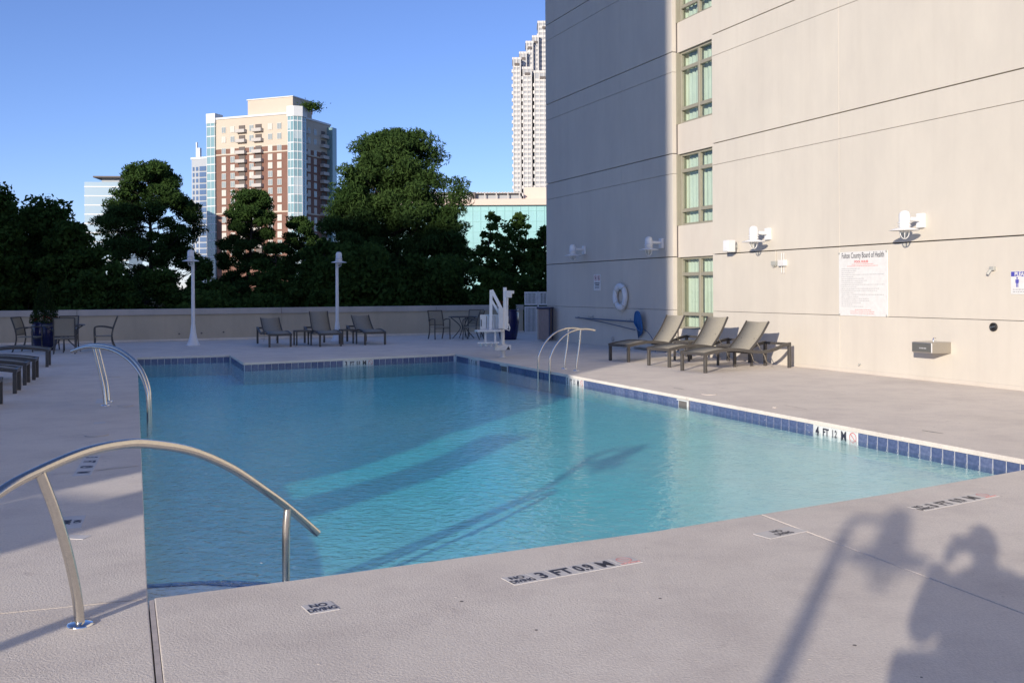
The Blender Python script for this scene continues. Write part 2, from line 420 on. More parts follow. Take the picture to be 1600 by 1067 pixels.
    def build(s, name, m, parent=None, bevel=0, loc=None, rotz=None, kind=None, bevel_seg=2):
        o = new_obj(name, s.mesh(name, m, bevel, bevel_seg=bevel_seg), None, parent, loc, rotz)
        if kind: o['kind'] = kind
        return o

def spline(ctrl, n=8):
    P = [Vector(p) for p in ctrl]; out = []
    for i in range(len(P) - 1):
        p0 = P[max(i - 1, 0)]; p1 = P[i]; p2 = P[i + 1]; p3 = P[min(i + 2, len(P) - 1)]
        for k in range(n):
            t = k / n
            out.append(0.5 * ((2 * p1) + (p2 - p0) * t + (2 * p0 - 5 * p1 + 4 * p2 - p3) * t * t + (3 * p1 - p0 - 3 * p2 + p3) * t ** 3))
    out.append(P[-1]); return out

def tag(o, label=None, cat=None, group=None, kind=None):
    if label: o['label'] = label
    if cat: o['category'] = cat
    if group: o['group'] = group
    if kind: o['kind'] = kind
    return o
def thing(name, label, cat, loc=(0, 0, 0), rotz=0.0, group=None, kind=None):
    o = new_obj(name, None, None, None, loc, rotz)
    return tag(o, label, cat, group, kind)
def dup(root, loc=None, rotz=None, label=None, group=None):
    def cp(o, par):
        c = o.copy(); COL.objects.link(c)
        if par is not None:
            c.parent = par; c.matrix_parent_inverse = o.matrix_parent_inverse.copy()
        for ch in list(KIDS.get(o.name, [])): cp(bpy.data.objects[ch], c)
        return c
    KIDS = {}
    for ob in COL.objects:
        if ob.parent: KIDS.setdefault(ob.parent.name, []).append(ob.name)
    r = cp(root, None)
    if loc is not None: r.location = loc
    if rotz is not None: r.rotation_euler = (0, 0, rotz)
    if label: r['label'] = label
    if group: r['group'] = group
    return r

_txt = {}
def text_mesh(s, size, m, bold=0.02, squash=1.0, ext=0.0006, spacing=1.0):
    key = (s, size, m.name, bold, squash)
    if key in _txt: return _txt[key]
    cu = bpy.data.curves.new('lettering', 'FONT')
    cu.body = s; cu.size = size; cu.align_x = 'CENTER'; cu.align_y = 'CENTER'
    cu.offset = bold * size; cu.extrude = ext; cu.resolution_u = 3; cu.space_line = 0.8; cu.space_character = spacing
    t = bpy.data.objects.new('lettering_source', cu); COL.objects.link(t)
    dg = bpy.context.evaluated_depsgraph_get(); dg.update()
    me = bpy.data.meshes.new_from_object(t.evaluated_get(dg))
    COL.objects.unlink(t); bpy.data.objects.remove(t); bpy.data.curves.remove(cu)
    xs = [v.co.x for v in me.vertices]; ys = [v.co.y for v in me.vertices]
    if xs:
        ox = (max(xs) + min(xs)) / 2; oy = (max(ys) + min(ys)) / 2
        for v in me.vertices: v.co.x = (v.co.x - ox) * squash; v.co.y -= oy
    me.materials.clear(); me.materials.append(m); me.name = 'lettering'
    _txt[key] = me; return me

def ring_mesh(r, w, m, slash=True, ext=0.0006, seg=28):
    b = MB(); vs = []
    for k in range(seg):
        a = 2 * math.pi * k / seg
        for rr in (r - w, r):
            for z in (0, ext): vs.append((rr * math.cos(a), rr * math.sin(a), z))
    fs = []
    for k in range(seg):
        n = (k + 1) % seg; i = k * 4; j = n * 4
        fs += [(i + 1, i + 3, j + 3, j + 1), (i + 2, i, j, j + 2), (i + 3, i + 2, j + 2, j + 3), (i, i + 1, j + 1, j)]
    b.add(vs, fs)
    if slash:
        c = math.cos(R(45)) * (r - w / 2)
        b.bar((-c, c, ext * 1.6), (c, -c, ext * 1.6), w, ext * 0.6)
    return b.mesh('prohibition_ring', m)

# ------------------------------------------------------------------ the ground far below the terrace
MB().box((0, 1500, -12.5), (9000, 9000, 1)).build('ground', M['lawn'], kind='structure')

# ------------------------------------------------------------------ pool outline and deck
n1 = Vector((-1.91, 5.11)); LF = Vector((-9.15, 23.88)); LF2 = Vector((-7.12, 24.70)); LF3 = Vector((-6.02, 21.90)); RF = Vector((-1.44, 24.67))
RN = Vector((4.87, 8.83)); n5 = Vector((4.40, 8.54)); n4 = Vector((3.0, 7.67)); n3 = Vector((0.92, 6.47)); n2 = Vector((-1.21, 5.43))
S3 = Vector((1.75, 6.95))
POOL = [n1, n2, n3, S3, n4, n5, RN, RF, LF3, LF2, LF]       # counter-clockwise seen from above
def offset_poly(P, d):                                   # + = outward
    out = []; n = len(P)
    for i in range(n):
        a = (P[i] - P[i - 1]).normalized(); b = (P[(i + 1) % n] - P[i]).normalized()
        na = Vector((a.y, -a.x)); nb = Vector((b.y, -b.x)); m_ = (na + nb).normalized()
        out.append(P[i] + m_ * (d / max(0.3, m_.dot(na))))
    return out

deck = thing('pool_deck', 'pinkish beige textured concrete deck around the swimming pool', None, kind='structure')
S1d = (Vector((-1.47, 4.01)) - n1).normalized(); S1n = Vector((-S1d.y, S1d.x))
S1e = n1 + S1d * 16; S3d = (Vector((2.5, 4.79)) - S3).normalized(); S3e = S3 + S3d * 18
sR = n1 + Vector((0.030, 0.014)); S1r = sR + S1d * 16
S2e = n1 + (Vector((-2.56, 4.89)) - n1).normalized() * 17
slabs = {
    'near': [sR, S1r, S3e, S3, n3, n2],
    'near_right': [S3 + Vector((0.012, 0.006)), S3e + Vector((0.012, 0.006)), Vector((14, -12)), Vector((17, -5)), Vector((10.6, 10.9)), RN, n5, n4],
    'right': [RN, Vector((10.6, 10.9)), Vector((3.6, 37.9)), Vector((1.6, 37.9)), RF],
    'far': [RF, Vector((1.6, 37.9)), Vector((-14.3, 30.9)), LF, LF2, LF3],
    'left': [LF, Vector((-14.3, 30.9)), Vector((-30, 24.1)), S2e, n1],
    'left_near': [n1, S2e, S2e + Vector((4, -11)), S1e],
}
for k, P in slabs.items():
    P = P[:]
    MB().prism([(p.x, p.y) for p in P], -0.05, 0.0).build('slab', M['deck'], deck, bevel=0.005 if k in ('right', 'far') else 0.007, bevel_seg=3)
# sealant laid a little below the slab faces
a = n1 + S1d * 0.02; w = Vector((0.030, 0.014)); i1 = Vector((0.009, 0.004))
MB().prism([(p.x, p.y) for p in (a + i1 * .6, S1e + i1 * .6, S1r - i1 * .3, sR + S1d * .02 - i1 * .3)], -0.04, -0.0025).build('sealant_strip', M['sealant'], deck)
MB().prism([(p.x, p.y) for p in (S3, S3e, S3e + Vector((.011, .005)), S3 + Vector((.011, .005)))], -0.04, -0.004).build('sealant_strip', M['sealant_pale'], deck)
def strip(p, q, wd, m, z=0.004, wob=0.004):
    d = (q - p).normalized(); nn = Vector((-d.y, d.x)); L_ = (q - p).length; k = max(6, int(L_ / 0.12)); b = MB(); vs = []
    for i in range(k + 1):
        c = p + d * (L_ * i / k); w_ = wd * (0.7 + 0.6 * rnd.random()); c = c + nn * (rnd.random() - .5) * wob
        vs += [(c.x - nn.x * w_ / 2, c.y - nn.y * w_ / 2, z), (c.x + nn.x * w_ / 2, c.y + nn.y * w_ / 2, z)]
    b.add(vs, [(2 * i, 2 * i + 1, 2 * i + 3, 2 * i + 2) for i in range(k)])
    return b.build('sealant_line', m, deck)
strip(n1 + Vector((-.02, -.01)), n1 + (S2e - n1) * 0.5, 0.009, M['sealant_pale'], 0.003)
strip(G(75, 742).xy, G(216, 728).xy, 0.014, M['sealant_pale'], 0.003)
strip(G(216, 728).xy, G(150, 735).xy, 0.010, M['sealant_pale'], 0.005)
MB().prism([(-30, 24), (-20, -12), (17, -12), (10.5, 12), (3.4, 37.8), (0, 37.8)], -1.0, -0.9).build('terrace_subbase', M['subbase'], kind='structure')

# pool shell
basin = thing('pool_basin', 'swimming pool basin with a band of blue tiles at the waterline', None, kind='structure')
inner = offset_poly(POOL, 0.022); outer = offset_poly(POOL, 0.42)
b = MB(); n = len(inner)
vs = [(p.x, p.y, -0.052) for p in inner] + [(p.x, p.y, -0.052) for p in outer] + [(p.x, p.y, -0.206) for p in inner] + [(p.x, p.y, -0.95) for p in outer]
fs = []
for i in range(n):
    j = (i + 1) % n
    fs += [(i, j, n + j, n + i), (i, 2 * n + i, 2 * n + j, j), (n + i, n + j, 3 * n + j, 3 * n + i)]
b.add(vs, fs).build('grout_band', M['grout'], basin)
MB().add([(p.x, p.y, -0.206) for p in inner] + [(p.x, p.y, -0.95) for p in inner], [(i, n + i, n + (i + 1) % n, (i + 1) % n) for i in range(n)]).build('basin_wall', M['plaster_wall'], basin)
flo = []
for p in offset_poly(POOL, 0.1):
    z = -0.50
    if p.x > 2.2: z = -0.29
    elif p.x > 0.5 and p.y < 8: z = -0.36
    elif p.y < 6: z = -0.31
    flo.append((p.x, p.y, z))
bm = bmesh.new(); vv = [bm.verts.new(p) for p in flo]
cv = [bm.verts.new(c) for c in ((-2.2, 12.0, -0.54), (0.6, 10.0, -0.47), (-4.0, 18.0, -0.54), (2.6, 9.2, -0.32), (-1.4, 7.6, -0.42))]
from mathutils.geometry import delaunay_2d_cdt
pts2 = [Vector(p[:2]) for p in flo] + [v.co.xy for v in cv]; zs = [p[2] for p in flo] + [v.co.z for v in cv]
bm.free()
res = delaunay_2d_cdt([Vector(p) for p in pts2], [(i, (i + 1) % n) for i in range(n)], [], 2, 1e-5)
fme = bpy.data.meshes.new('basin_floor')
fme.from_pydata([(res[0][i].x, res[0][i].y, zs[res[3][i][0]] if res[3][i] else -0.5) for i in range(len(res[0]))], [], [tuple(f) for f in res[2]])
for p_ in fme.polygons: p_.use_smooth = True
new_obj('basin_floor', fme, M['plaster'], basin)

WATER_Z = -0.147
wp = offset_poly(POOL, 0.2)
MB().prism([(p.x, p.y) for p in wp], -0.80, WATER_Z).build('water', M['water'], kind='structure')

# waterline tiles
TP = 0.1555
tile_me = MB().box((0, 0.006, 0), (0.1425, 0.012, 0.150)).mesh('tile', M['tile'], bevel=0.002, bevel_seg=1)
tile_me2 = tile_me.copy(); tile_me2.materials.clear(); tile_me2.materials.append(M['tile_b'])
wtile_me = tile_me.copy(); wtile_me.materials.clear(); wtile_me.materials.append(M['white_tile'])
no_dive = ring_mesh(0.058, 0.008, M['red_print'])
def tile_run(P, Q, inward, markers, gaps=()):
    """P -> Q runs left to right as seen from the water."""
    d = (Q - P).normalized(); L_ = (Q - P).length; k = int(L_ / TP); off = (L_ - k * TP) / 2
    rz = math.atan2(d.y, d.x)
    for i in range(k):
        if i in gaps: continue
        c = P + d * (off + (i + .5) * TP) - inward * 0.012     # tile face 12 mm proud of the wall behind it
        c = c + inward * 0.0
        mk = None
        for (st, txt) in markers:
            if st <= i < st + len(txt): mk = txt[i - st]
        me = wtile_me if mk is not None else (tile_me if rnd.random() < .6 else tile_me2)
        o = new_obj('marker_tile' if mk is not None else 'tile', me, None, basin, (c.x, c.y, -0.127 + rnd.uniform(-.0006, .0006)), rz)
        if mk:
            if mk == '/':
                t = new_obj('prohibition_mark', no_dive, None, o, (0, -0.0006, 0.006))
            else:
                t = new_obj('lettering', text_mesh(mk, 0.145 if len(mk) < 2 else 0.12, M['ink'], 0.035, 0.85 if len(mk) < 3 else 0.62), None, o, (0, -0.0006, 0.006))
            t.rotation_euler = (R(90), 0, 0)
def inward_of(P, Q):  # left to right seen from inside: inward is on the right-hand side... (viewer side)
    d = (Q - P).normalized(); return Vector((d.y, -d.x))
def index_at(P, Q, x, y, z=-0.1):
    g = G(x, y, z).xy; d = (Q - P).normalized(); L_ = (Q - P).length; k = int(L_ / TP); off = (L_ - k * TP) / 2
    return int(round(((g - P).dot(d) - off) / TP))
def idx_px(P, Q, x):      # where the vertical plane of pixel column x cuts the edge
    r = ray(x, 560); d = Q - P
    # P + t d = k (r0,1)
    t = (P.y * r[0] - P.x) / (d.x - d.y * r[0])
    L_ = d.length; k = int(L_ / TP); off = (L_ - k * TP) / 2
    return int(round((t * L_ - off) / TP))
iF = inward_of(LF3, RF)
m0 = idx_px(LF3, RF, 532)
tile_run(LF3, RF, iF, [(m0, ['3', 'FT', '0.9', 'M', '/'])])
iR = inward_of(RF, RN)
mA = idx_px(RF, RN, 731); mB = idx_px(RF, RN, 884); mC = idx_px(RF, RN, 1266)
skA = idx_px(RF, RN, 780); skB = idx_px(RF, RN, 1062)
tile_run(RF, RN, iR, [(mA, ['5', 'FT', '1.5', 'M', '/']), (mB, ['5', 'FT', '1.5', 'M', '/']), (mC, ['4', 'FT', '1.2', 'M', '/'])], gaps=(skA, skA + 1, skA + 2, skB, skB + 1))
tile_run(LF, LF2, inward_of(LF, LF2), [])
tile_run(LF2, LF3, inward_of(LF2, LF3), [])
tile_run(RN, n5, inward_of(RN, n5), [])
tile_run(n1, LF, inward_of(n1, LF), [])
# skimmer mouths
dR = (RN - RF).normalized(); LR = (RN - RF).length; kR = int(LR / TP); offR = (LR - kR * TP) / 2; rzR = math.atan2(dR.y, dR.x)
for i, nn in ((skA, 3), (skB, 2)):
    c = RF + dR * (offR + (i + nn / 2) * TP)
    o = new_obj('skimmer_mouth', MB().box((0, .030, .0), (nn * TP - .01, .02, .14)).mesh('skimmer_mouth', M['joint_dark']), None, basin, (c.x, c.y, -0.127), rzR)
    sm = MB().box((0, -.004, .062), (nn * TP - .006, .02, .018)).box((nn * TP / 2 - .015, -.004, 0), (.02, .02, .14))
    new_obj('skimmer_trim', sm.mesh('skimmer_trim', M['white_dull']), None, o, (0, 0, 0))
# corner steps under water with dark blue nosing tiles
def fan(c, r, a0, a1, k=14): return [(c.x, c.y)] + [(c.x + r * math.cos(a0 + (a1 - a0) * i / k), c.y + r * math.sin(a0 + (a1 - a0) * i / k)) for i in range(k + 1)]
a0 = math.atan2(n2.y - n1.y, n2.x - n1.x) ; a1 = math.atan2(LF.y - n1.y, LF.x - n1.x)
for r_, z_ in ((0.96, -0.205), (1.30, -0.30)):
    MB().prism(fan(n1, r_, a0 - .06, a1 + .04, 4), -0.8, z_).build('corner_step', M['plaster'], basin)
    st = MB()
    fp = [Vector(q_) for q_ in fan(n1, r_ - .01, a0 - .06, a1 + .04, 4)[1:]]
    for A0, B0 in zip(fp[:-1], fp[1:]):
        kk = max(1, int((B0 - A0).length / .155)); dd = (B0 - A0) / kk; rz0 = math.atan2(dd.y, dd.x)
        for i in range(kk):
            cc = A0 + dd * (i + .5); st.box((cc.x, cc.y, z_ + .003), (dd.length - .006, .060, .012), Matrix.Rotation(rz0, 3, 'Z'))
    st.build('step_nosing', M['tile'], basin)

# ------------------------------------------------------------------ depth and no-diving marker tiles set in the deck
def deck_markers(p0, p1, cells, n_hint=None, squash=1.0, faded=False):
    """row of 150 mm tiles from pixel p0 to p1, reading direction p0 -> p1."""
    A = G(*p0).xy; B = G(*p1).xy; d = (B - A).normalized(); rz = math.atan2(d.y, d.x)
    L_ = (B - A).length; cx = 0.0; widths = [c[1] for c in cells]; tot = sum(widths); sc_ = L_ / tot
    me_cache = {}
    for txt, wd in cells:
        w_ = wd * sc_; c = A + d * (cx + w_ / 2); cx += w_
        hgt = 0.15
        o = new_obj('marker_tile', MB().box((0, 0, 0), (w_ - .004, hgt, .004)).mesh('marker_tile', M['deck_tile'], bevel=.001, bevel_seg=1), None, deck, (c.x, c.y, 0.0005), rz)
        ink = M['ink'] if not faded else M['ink_grey']
        if txt == '/':
            t = new_obj('prohibition_mark', ring_mesh(0.048, 0.006, M['red_faint']), None, o, (0, .015, .0026))
            new_obj('lettering', text_mesh('NO DIVING', 0.026, M['red_faint'], 0.01), None, o, (0, -0.052, .0030))
        elif '\n' in txt:
            l1, l2 = txt.split('\n')
            new_obj('lettering', text_mesh(l1, 0.070, ink, 0.015, 0.85), None, o, (0, .034, .0030))
            new_obj('lettering', text_mesh(l2, 0.070, ink, 0.015, 0.64), None, o, (0, -.032, .0030))
        elif txt:
            new_obj('lettering', text_mesh(txt, 0.145, ink, 0.03, (0.66 if len(txt) > 2 else 0.80) * squash), None, o, (0, 0, .0030))
deck_markers((793, 908.5), (993, 873), [('NO\nDIVING', 1.15), ('3', .9), ('FT', 1.1), ('0.9', 1.05), ('M', 1.1), ('/', 1.1)])
deck_markers((477, 953), (524, 945), [('NO\nDIVING', 1)])
deck_markers((1190, 838), (1248, 826), [('NO\nDIVING', 1)])
deck_markers((1432, 795), (1548, 772), [('NO\nDIVING', .8), ('3', .8), ('FT', 1.1), ('0.9', 1.1), ('M', 1.1), ('/', 1.1)])
# on the left side they read from the loungers, so their rows run toward the camera
deck_markers((145, 712), (128, 743), [('3', .8), ('FT', 1.1), ('0.9', 1.05), ('M', 1.1)])
deck_markers((117, 806), (108, 826), [('NO\nDIVING', 1)])
deck_markers((113, 842), (128, 836), [('', 1)])
deck_markers((146, 661), (165, 660), [('', 1)])
deck_markers((160, 623), (158, 630), [('', 1)])
def disc(px, r, m, z=0.003, h=0.006, name='skimmer_lid', seg=28):
    g = G(*px); return MB().lathe([(r, 0), (r, h), (r * .96, h + .002)], (0, 0, 0), seg, False).build(name, m, deck, loc=(g.x, g.y, z - 0.001))
disc((151, 680), 0.125, M['sealant_pale']); disc((1108, 616), 0.12, M['sealant_pale']); disc((196, 634), 0.11, M['sealant_pale'])
disc((177, 589), 0.12, M['sealant_pale']); disc((1210, 637), 0.03, M['sealant_pale'], name='drain_plug')
for p0, p1 in (((1052, 606), (1070, 609)), ((1441, 672.5), (1474, 677.5)), ((1225, 633), (1262, 640))):
    A = G(*p0).xy; B = G(*p1).xy; strip(A, B, 0.018, M['joint_dark'] if p0[0] != 1225 else M['sealant'], 0.003)
for k in range(26):          # small paint chips and scuffs
    g = G(rnd.uniform(300, 1590), rnd.uniform(860, 1060)); 
    if k > 16: g = G(rnd.uniform(1150, 1590), rnd.uniform(625, 690))
    r_ = rnd.uniform(.004, .011)
    MB().lathe([(r_, 0), (r_ * .8, .0012)], (0, 0, 0), 7, False).build('paint_chip', M['sealant_pale'] if k % 3 else M['joint_dark'], deck, loc=(g.x, g.y, .0005), rotz=k)

# ------------------------------------------------------------------ hotel wall on the right
hotel = thing('hotel_building', 'tall cream stucco hotel wall with one bay of green-curtained windows', 'building')
hotel.location = (WO.x, WO.y, 0); hotel.rotation_euler = (0, 0, WALL_ROT)
# local frame: x = -s (toward the camera is +x), y = -d (out of wall is -y)
rows = [0.0, 1.08, 2.40, 4.47, 4.97, 7.00, 7.50, 9.53, 10.03, 12.06, 12.56, 14.59, 15.09, 17.12, 17.62, 19.6]
cols = [(-14.0, -5.2), (-5.2, 4.08), (4.08, 8.34), (10.06, 12.68), (12.68, 17.02), (17.02, 17.62)]
deep = {2.40, 4.97, 7.50, 10.03, 12.56, 15.09, 17.62}
for (s0, s1) in cols:
    for z0, z1 in zip(rows[:-1], rows[1:]):
        g0 = 0.010 if z0 in deep else 0.004; g1 = 0.010 if z1 in deep else 0.004
        bt = z0 + (0 if z0 == 0 else g0); tp = z1 - g1
        gv = 0.0025
        MB().box((-(s0 + s1) / 2, 0.06, (bt + tp) / 2), (s1 - s0 - 2 * gv, 0.12, tp - bt)).build('wall_panel', M['stucco'], hotel, bevel=0.004, bevel_seg=1)
# the body behind the panels, in pieces that leave the window bay open
MB().box((-(8.40 - 14.0) / 2, 0.30, 9.8), (22.36, 0.34, 19.5)).box((-(10.0 + 17.6) / 2, 0.30, 9.8), (7.56, 0.34, 19.5)).build('wall_core', M['joint_dark'], hotel)
MB().box((-17.37 - 0.0, 6.3, 9.8), (0.5, 11.6, 19.6)).build('end_wall', M['stucco_b'], hotel)
MB().box((-2, 12.3, 9.8), (32, .3, 19.6)).box((14.1, 6.2, 9.8), (.3, 11.8, 19.6)).box((-1.9, 6.0, 19.75), (32.4, 12.4, .3)).build('rear_walls_and_roof', M['stucco_b'], hotel)
MB().box((1.0, -0.006, 0.035), (26.0, .012, .07)).box((-13.6, -.006, .035), (7.3, .012, .07)).build('base_trim', M['stucco_b'], hotel, bevel=.003, bevel_seg=1)
# recessed window bay
BD = 0.13; bx0, bx1 = -10.06, -8.34; bw = bx1 - bx0; bc = (bx0 + bx1) / 2
wins = [(0.62, 2.38), (3.17, 4.94), (5.69, 7.47), (8.22, 9.99), (10.75, 12.52), (13.28, 15.05), (15.81, 17.58)]
zz = 0.0
for w0, w1 in wins + [(19.6, 19.6)]:
    MB().box((bc, BD + .08, (zz + w0) / 2), (bw, .16, w0 - zz - .004)).build('spandrel_panel', M['stucco_b'], hotel, bevel=.003, bevel_seg=1)
    zz = w1
WD = 0.24
def make_window(w0, w1):
    ph_ = rnd.uniform(0, 6); gap_ = rnd.uniform(.3, .7); gw_ = rnd.choice([.0, .012, .03])
    hgt = w1 - w0; zf = [0, 0.235 * hgt, 0.79 * hgt, hgt]
    fx0, fx1 = bx0 + .06, bx1
    fr = MB(); t = .055
    fr.box((fx0 + t / 2, WD, (w0 + w1) / 2), (t, .09, hgt)).box((fx1 - t / 2, WD, (w0 + w1) / 2), (t, .09, hgt))
    fr.box(((fx0 + fx1) / 2, WD, w0 + t / 2), (fx1 - fx0 - 2 * t, .09, t)).box(((fx0 + fx1) / 2, WD, w1 - t / 2), (fx1 - fx0 - 2 * t, .09, t))
    f = fr.build('window', M['win_frame'], hotel, bevel=.004, bevel_seg=1)
    cx = (fx0 + fx1) / 2
    MB().box((cx, WD - .012, (w0 + w1) / 2), (.075, .085, hgt - 2 * t)).build('mullion', M['win_frame'], f, bevel=.004, bevel_seg=1)
    zt = [w1 - zf[1], w1 - zf[2]]
    for z in zt:
        for xa, xb in ((fx0 + t, cx - .0375), (cx + .0375, fx1 - t)):
            MB().box(((xa + xb) / 2, WD - .006, z), (xb - xa, .082, .085)).build('transom', M['win_frame'], f, bevel=.004, bevel_seg=1)
    zs_ = [w0 + t, zt[1] - .0425, zt[1] + .0425, zt[0] - .0425, zt[0] + .0425, w1 - t]
    for xa, xb in ((fx0 + t, cx - .0375), (cx + .0375, fx1 - t)):
        for za, zb in ((zs_[0], zs_[1]), (zs_[2], zs_[3]), (zs_[4], zs_[5])):
            MB().box(((xa + xb) / 2, WD + .02, (za + zb) / 2), (xb - xa, .008, zb - za)).build('pane', M['pane'], f)
    # pleated curtain
    k = 90; vs = []
    for i in range(k + 1):
        x = fx0 + (fx1 - fx0) * i / k; y = WD + .15 + .020 * math.sin(i * (.75 + .1 * math.sin(ph_)) + ph_) + .012 * math.sin(i * 2.3 + ph_ * 2)
        vs += [(x, y, w0 - .05), (x, y, w1 + .02)]
    MB().add(vs, [(2 * i, 2 * i + 2, 2 * i + 3, 2 * i + 1) for i in range(k)], True).build('curtain', M['curtain'], f)
    MB().box((bx0 + .03, WD + .02, (w0 + w1) / 2), (.06, .30, hgt)).build('jamb', M['win_frame'], f)
for w in wins: make_window(*w)
MB().box((bc, WD + .5, 9.8), (bw + .5, .05, 19.4)).build('room_backing', M['t_dark'], hotel)

# ------------------------------------------------------------------ things on the hotel wall
def lamp_head(parent, prefix_loc=(0, 0, 0)):
    """nautical caged lamp: dome, neck bands, shade, globe and guard; centre axis at prefix_loc, z=0 at the shade rim."""
    x, y, z = prefix_loc
    MB().lathe([(.001, .335), (.045, .330), (.078, .305), (.092, .265), (.095, .225), (.095, .135), (.115, .132), (.115, .118), (.092, .114), (.092, .085), (.108, .082), (.108, .070), (.093, .066), (.093, .045)], (x, y, z), 24, caps=False).build('dome', M['white_paint'], parent)
    MB().lathe([(.095, .046), (.15, .030), (.235, .004), (.245, -.006), (.240, -.010), (.15, .018), (.08, .030)], (x, y, z), 32, caps=False).build('shade', M['white_paint'], parent)
    MB().lathe([(.070, .030), (.074, -.01), (.072, -.06), (.058, -.105), (.03, -.130), (.001, -.137)], (x, y, z), 20, caps=False).build('globe', M['globe'], parent)
    MB().lathe([(.020, .03), (.028, -.01), (.026, -.05), (.010, -.075), (.001, -.08)], (x, y, z), 12, caps=False).build('bulb', M['white_dull'], parent)
    for k in range(3):
        a = math.pi * k / 3 + .3; pts = []
        for i in range(17):
            t = math.pi * i / 16; rr = .086 * math.cos(t); zz_ = .0 - .150 * math.sin(t) ** .8
            pts.append((x + rr * math.cos(a), y + rr * math.sin(a), z + zz_))
        MB().tube(pts, .0065, 6).build('guard_bar', M['white_paint'], parent)
    MB().tube([(x + .086 * math.cos(2 * math.pi * i / 20), y + .086 * math.sin(2 * math.pi * i / 20), z - .035) for i in range(21)], .0065, 6).build('guard_ring', M['white_paint'], parent)

wall_lamp_labels = [
    (14.9, 'white caged wall lamp in shade, farthest from the camera, above the no-glass sign'),
    (10.56, 'white caged wall lamp beside the edge of the shade, left of the windows'),
    (6.24, 'sunlit white caged wall lamp just right of the small white box'),
    (2.01, 'sunlit white caged wall lamp above the corner of the pool rules sign')]
lamp_root = None
for s, lb in wall_lamp_labels:
    p = Wp(s, 2.76)
    if lamp_root is None:
        lamp_root = thing('wall_lamp', lb, 'wall lamp', p, WALL_ROT, 'white nautical lamps on the hotel wall')
        MB().box((0, -.035, 0), (.15, .07, .25)).build('back_plate', M['white_paint'], lamp_root, bevel=.008)
        MB().tube([(0, -.07, .02), (0, -.34, .02)], .040, 14).build('arm', M['white_paint'], lamp_root)
        lamp_head(lamp_root, (0, -.40, -.17))
    else:
        dup(lamp_root, p, WALL_ROT, lb)

t = thing('wall_speaker', 'small white loudspeaker box on the sunny wall right of the windows', 'loudspeaker', Wp(7.40, 2.55), WALL_ROT)
MB().box((0, -.20, 0), (.20, .20, .27)).build('cabinet', M['white_dull'], t, bevel=.02)
MB().box((0, -.307, 0), (.16, .006, .22)).build('grille', M['white_paint'], t, bevel=.002)
MB().bar((.0, -.005, .0), (.0, -.11, 0), .05, .05).box((0, -.008, 0), (.09, .016, .13)).build('bracket', M['grey_box'], t)
t = thing('conduit_box', 'white junction box with thin pipes above and below on the sunny wall', 'junction box', Wp(5.78, 2.13), WALL_ROT)
MB().box((.03, -.045, 0), (.20, .09, .125)).build('box_body', M['white_dull'], t, bevel=.004)
for x in (-.01, .065):
    MB().tube([(x, -.03, .06), (x, -.03, .21)], .010, 8).build('conduit', M['white_dull'], t); MB().tube([(x, -.03, -.06), (x, -.03, -.21)], .010, 8).build('conduit', M['white_dull'], t)
t = thing('floodlight_box', 'small grey weatherproof box left of the white junction box', 'switch box', Wp(6.02, 2.13), WALL_ROT)
MB().box((0, -.04, 0), (.14, .08, .09)).build('box_body', M['grey_box'], t, bevel=.006)
MB().tube([(.02, -.02, .045), (.02, -.02, .26)], .009, 8).build('conduit', M['stucco'], t)
MB().lathe([(.02, 0), (.026, -.03)], (-.03, -.045, -.045), 10).lathe([(.016, 0), (.02, -.02)], (.04, -.045, -.045), 10).build('cable_gland', M['grey_box'], t)

# pool rules sign
t = thing('rules_sign', 'large white pool rules board headed Fulton County Board of Health', 'sign', Wp(3.45, 1.68), WALL_ROT)
SW, SH = 1.27, 1.21
MB().box((0, -.010, 0), (SW, .012, SH)).build('board', M['white_dull'], t, bevel=.003, bevel_seg=1)
def on_sign(me, x, z, root, d=.0175, nm='lettering'):
    o = new_obj(nm, me, None, root, (x, -d, z)); o.rotation_euler = (R(90), 0, 0); return o
hd = text_mesh('Fulton County Board of Health', 0.150, M['ink'], 0.004, 0.585)
on_sign(hd, 0.0, .52, t)
on_sign(text_mesh('POOL RULES', 0.058, M['red_print'], 0.03, 1.0, spacing=1.1), -.03, .415, t)
def word_bars(x0, z, length, hgt, m, r=rnd):
    b = MB(); x = x0
    while x < x0 + length:
        w_ = r.uniform(.015, .055); w_ = min(w_, x0 + length - x)
        b.box((x + w_ / 2, 0, z), (w_, .0012, hgt)); x += w_ + .010
    return b
rb = MB()
for z, x0, ln in ((.365, -.28, .56), (.333, -.40, .80), (-.485, -.20, .42), (-.520, -.32, .62), (-.556, -.32, .62)):
    w_ = word_bars(x0, z, ln, .011, None); rb.v += []; rb.add(w_.v, w_.f)
rb.build('red_small_print', M['red_faint'], t, kind='stuff').location = (0, -.0172, 0)
rb = MB(); zl = .285
for ln in (.50, .40, .36, 1.10, .32, .60, .68, .57, 1.12, .40, .98, .94, .32, 1.10, .46, .72, .74, .52, .30, .58):
    w_ = word_bars(-.56, zl, ln, .0085, None); rb.add(w_.v, w_.f); zl -= .0375
rb.build('small_print', M['ink_grey'], t, kind='stuff').location = (0, -.0172, 0)
for x in (-1, 1):
    for z in (-1, 1): MB().lathe([(.020, 0), (.020, -.010), (.012, -.014)], (x * (SW / 2 - .02), -.016, z * (SH / 2 - .02)), 10, axis='y').build('screw_cap', M['grey_box'], t)

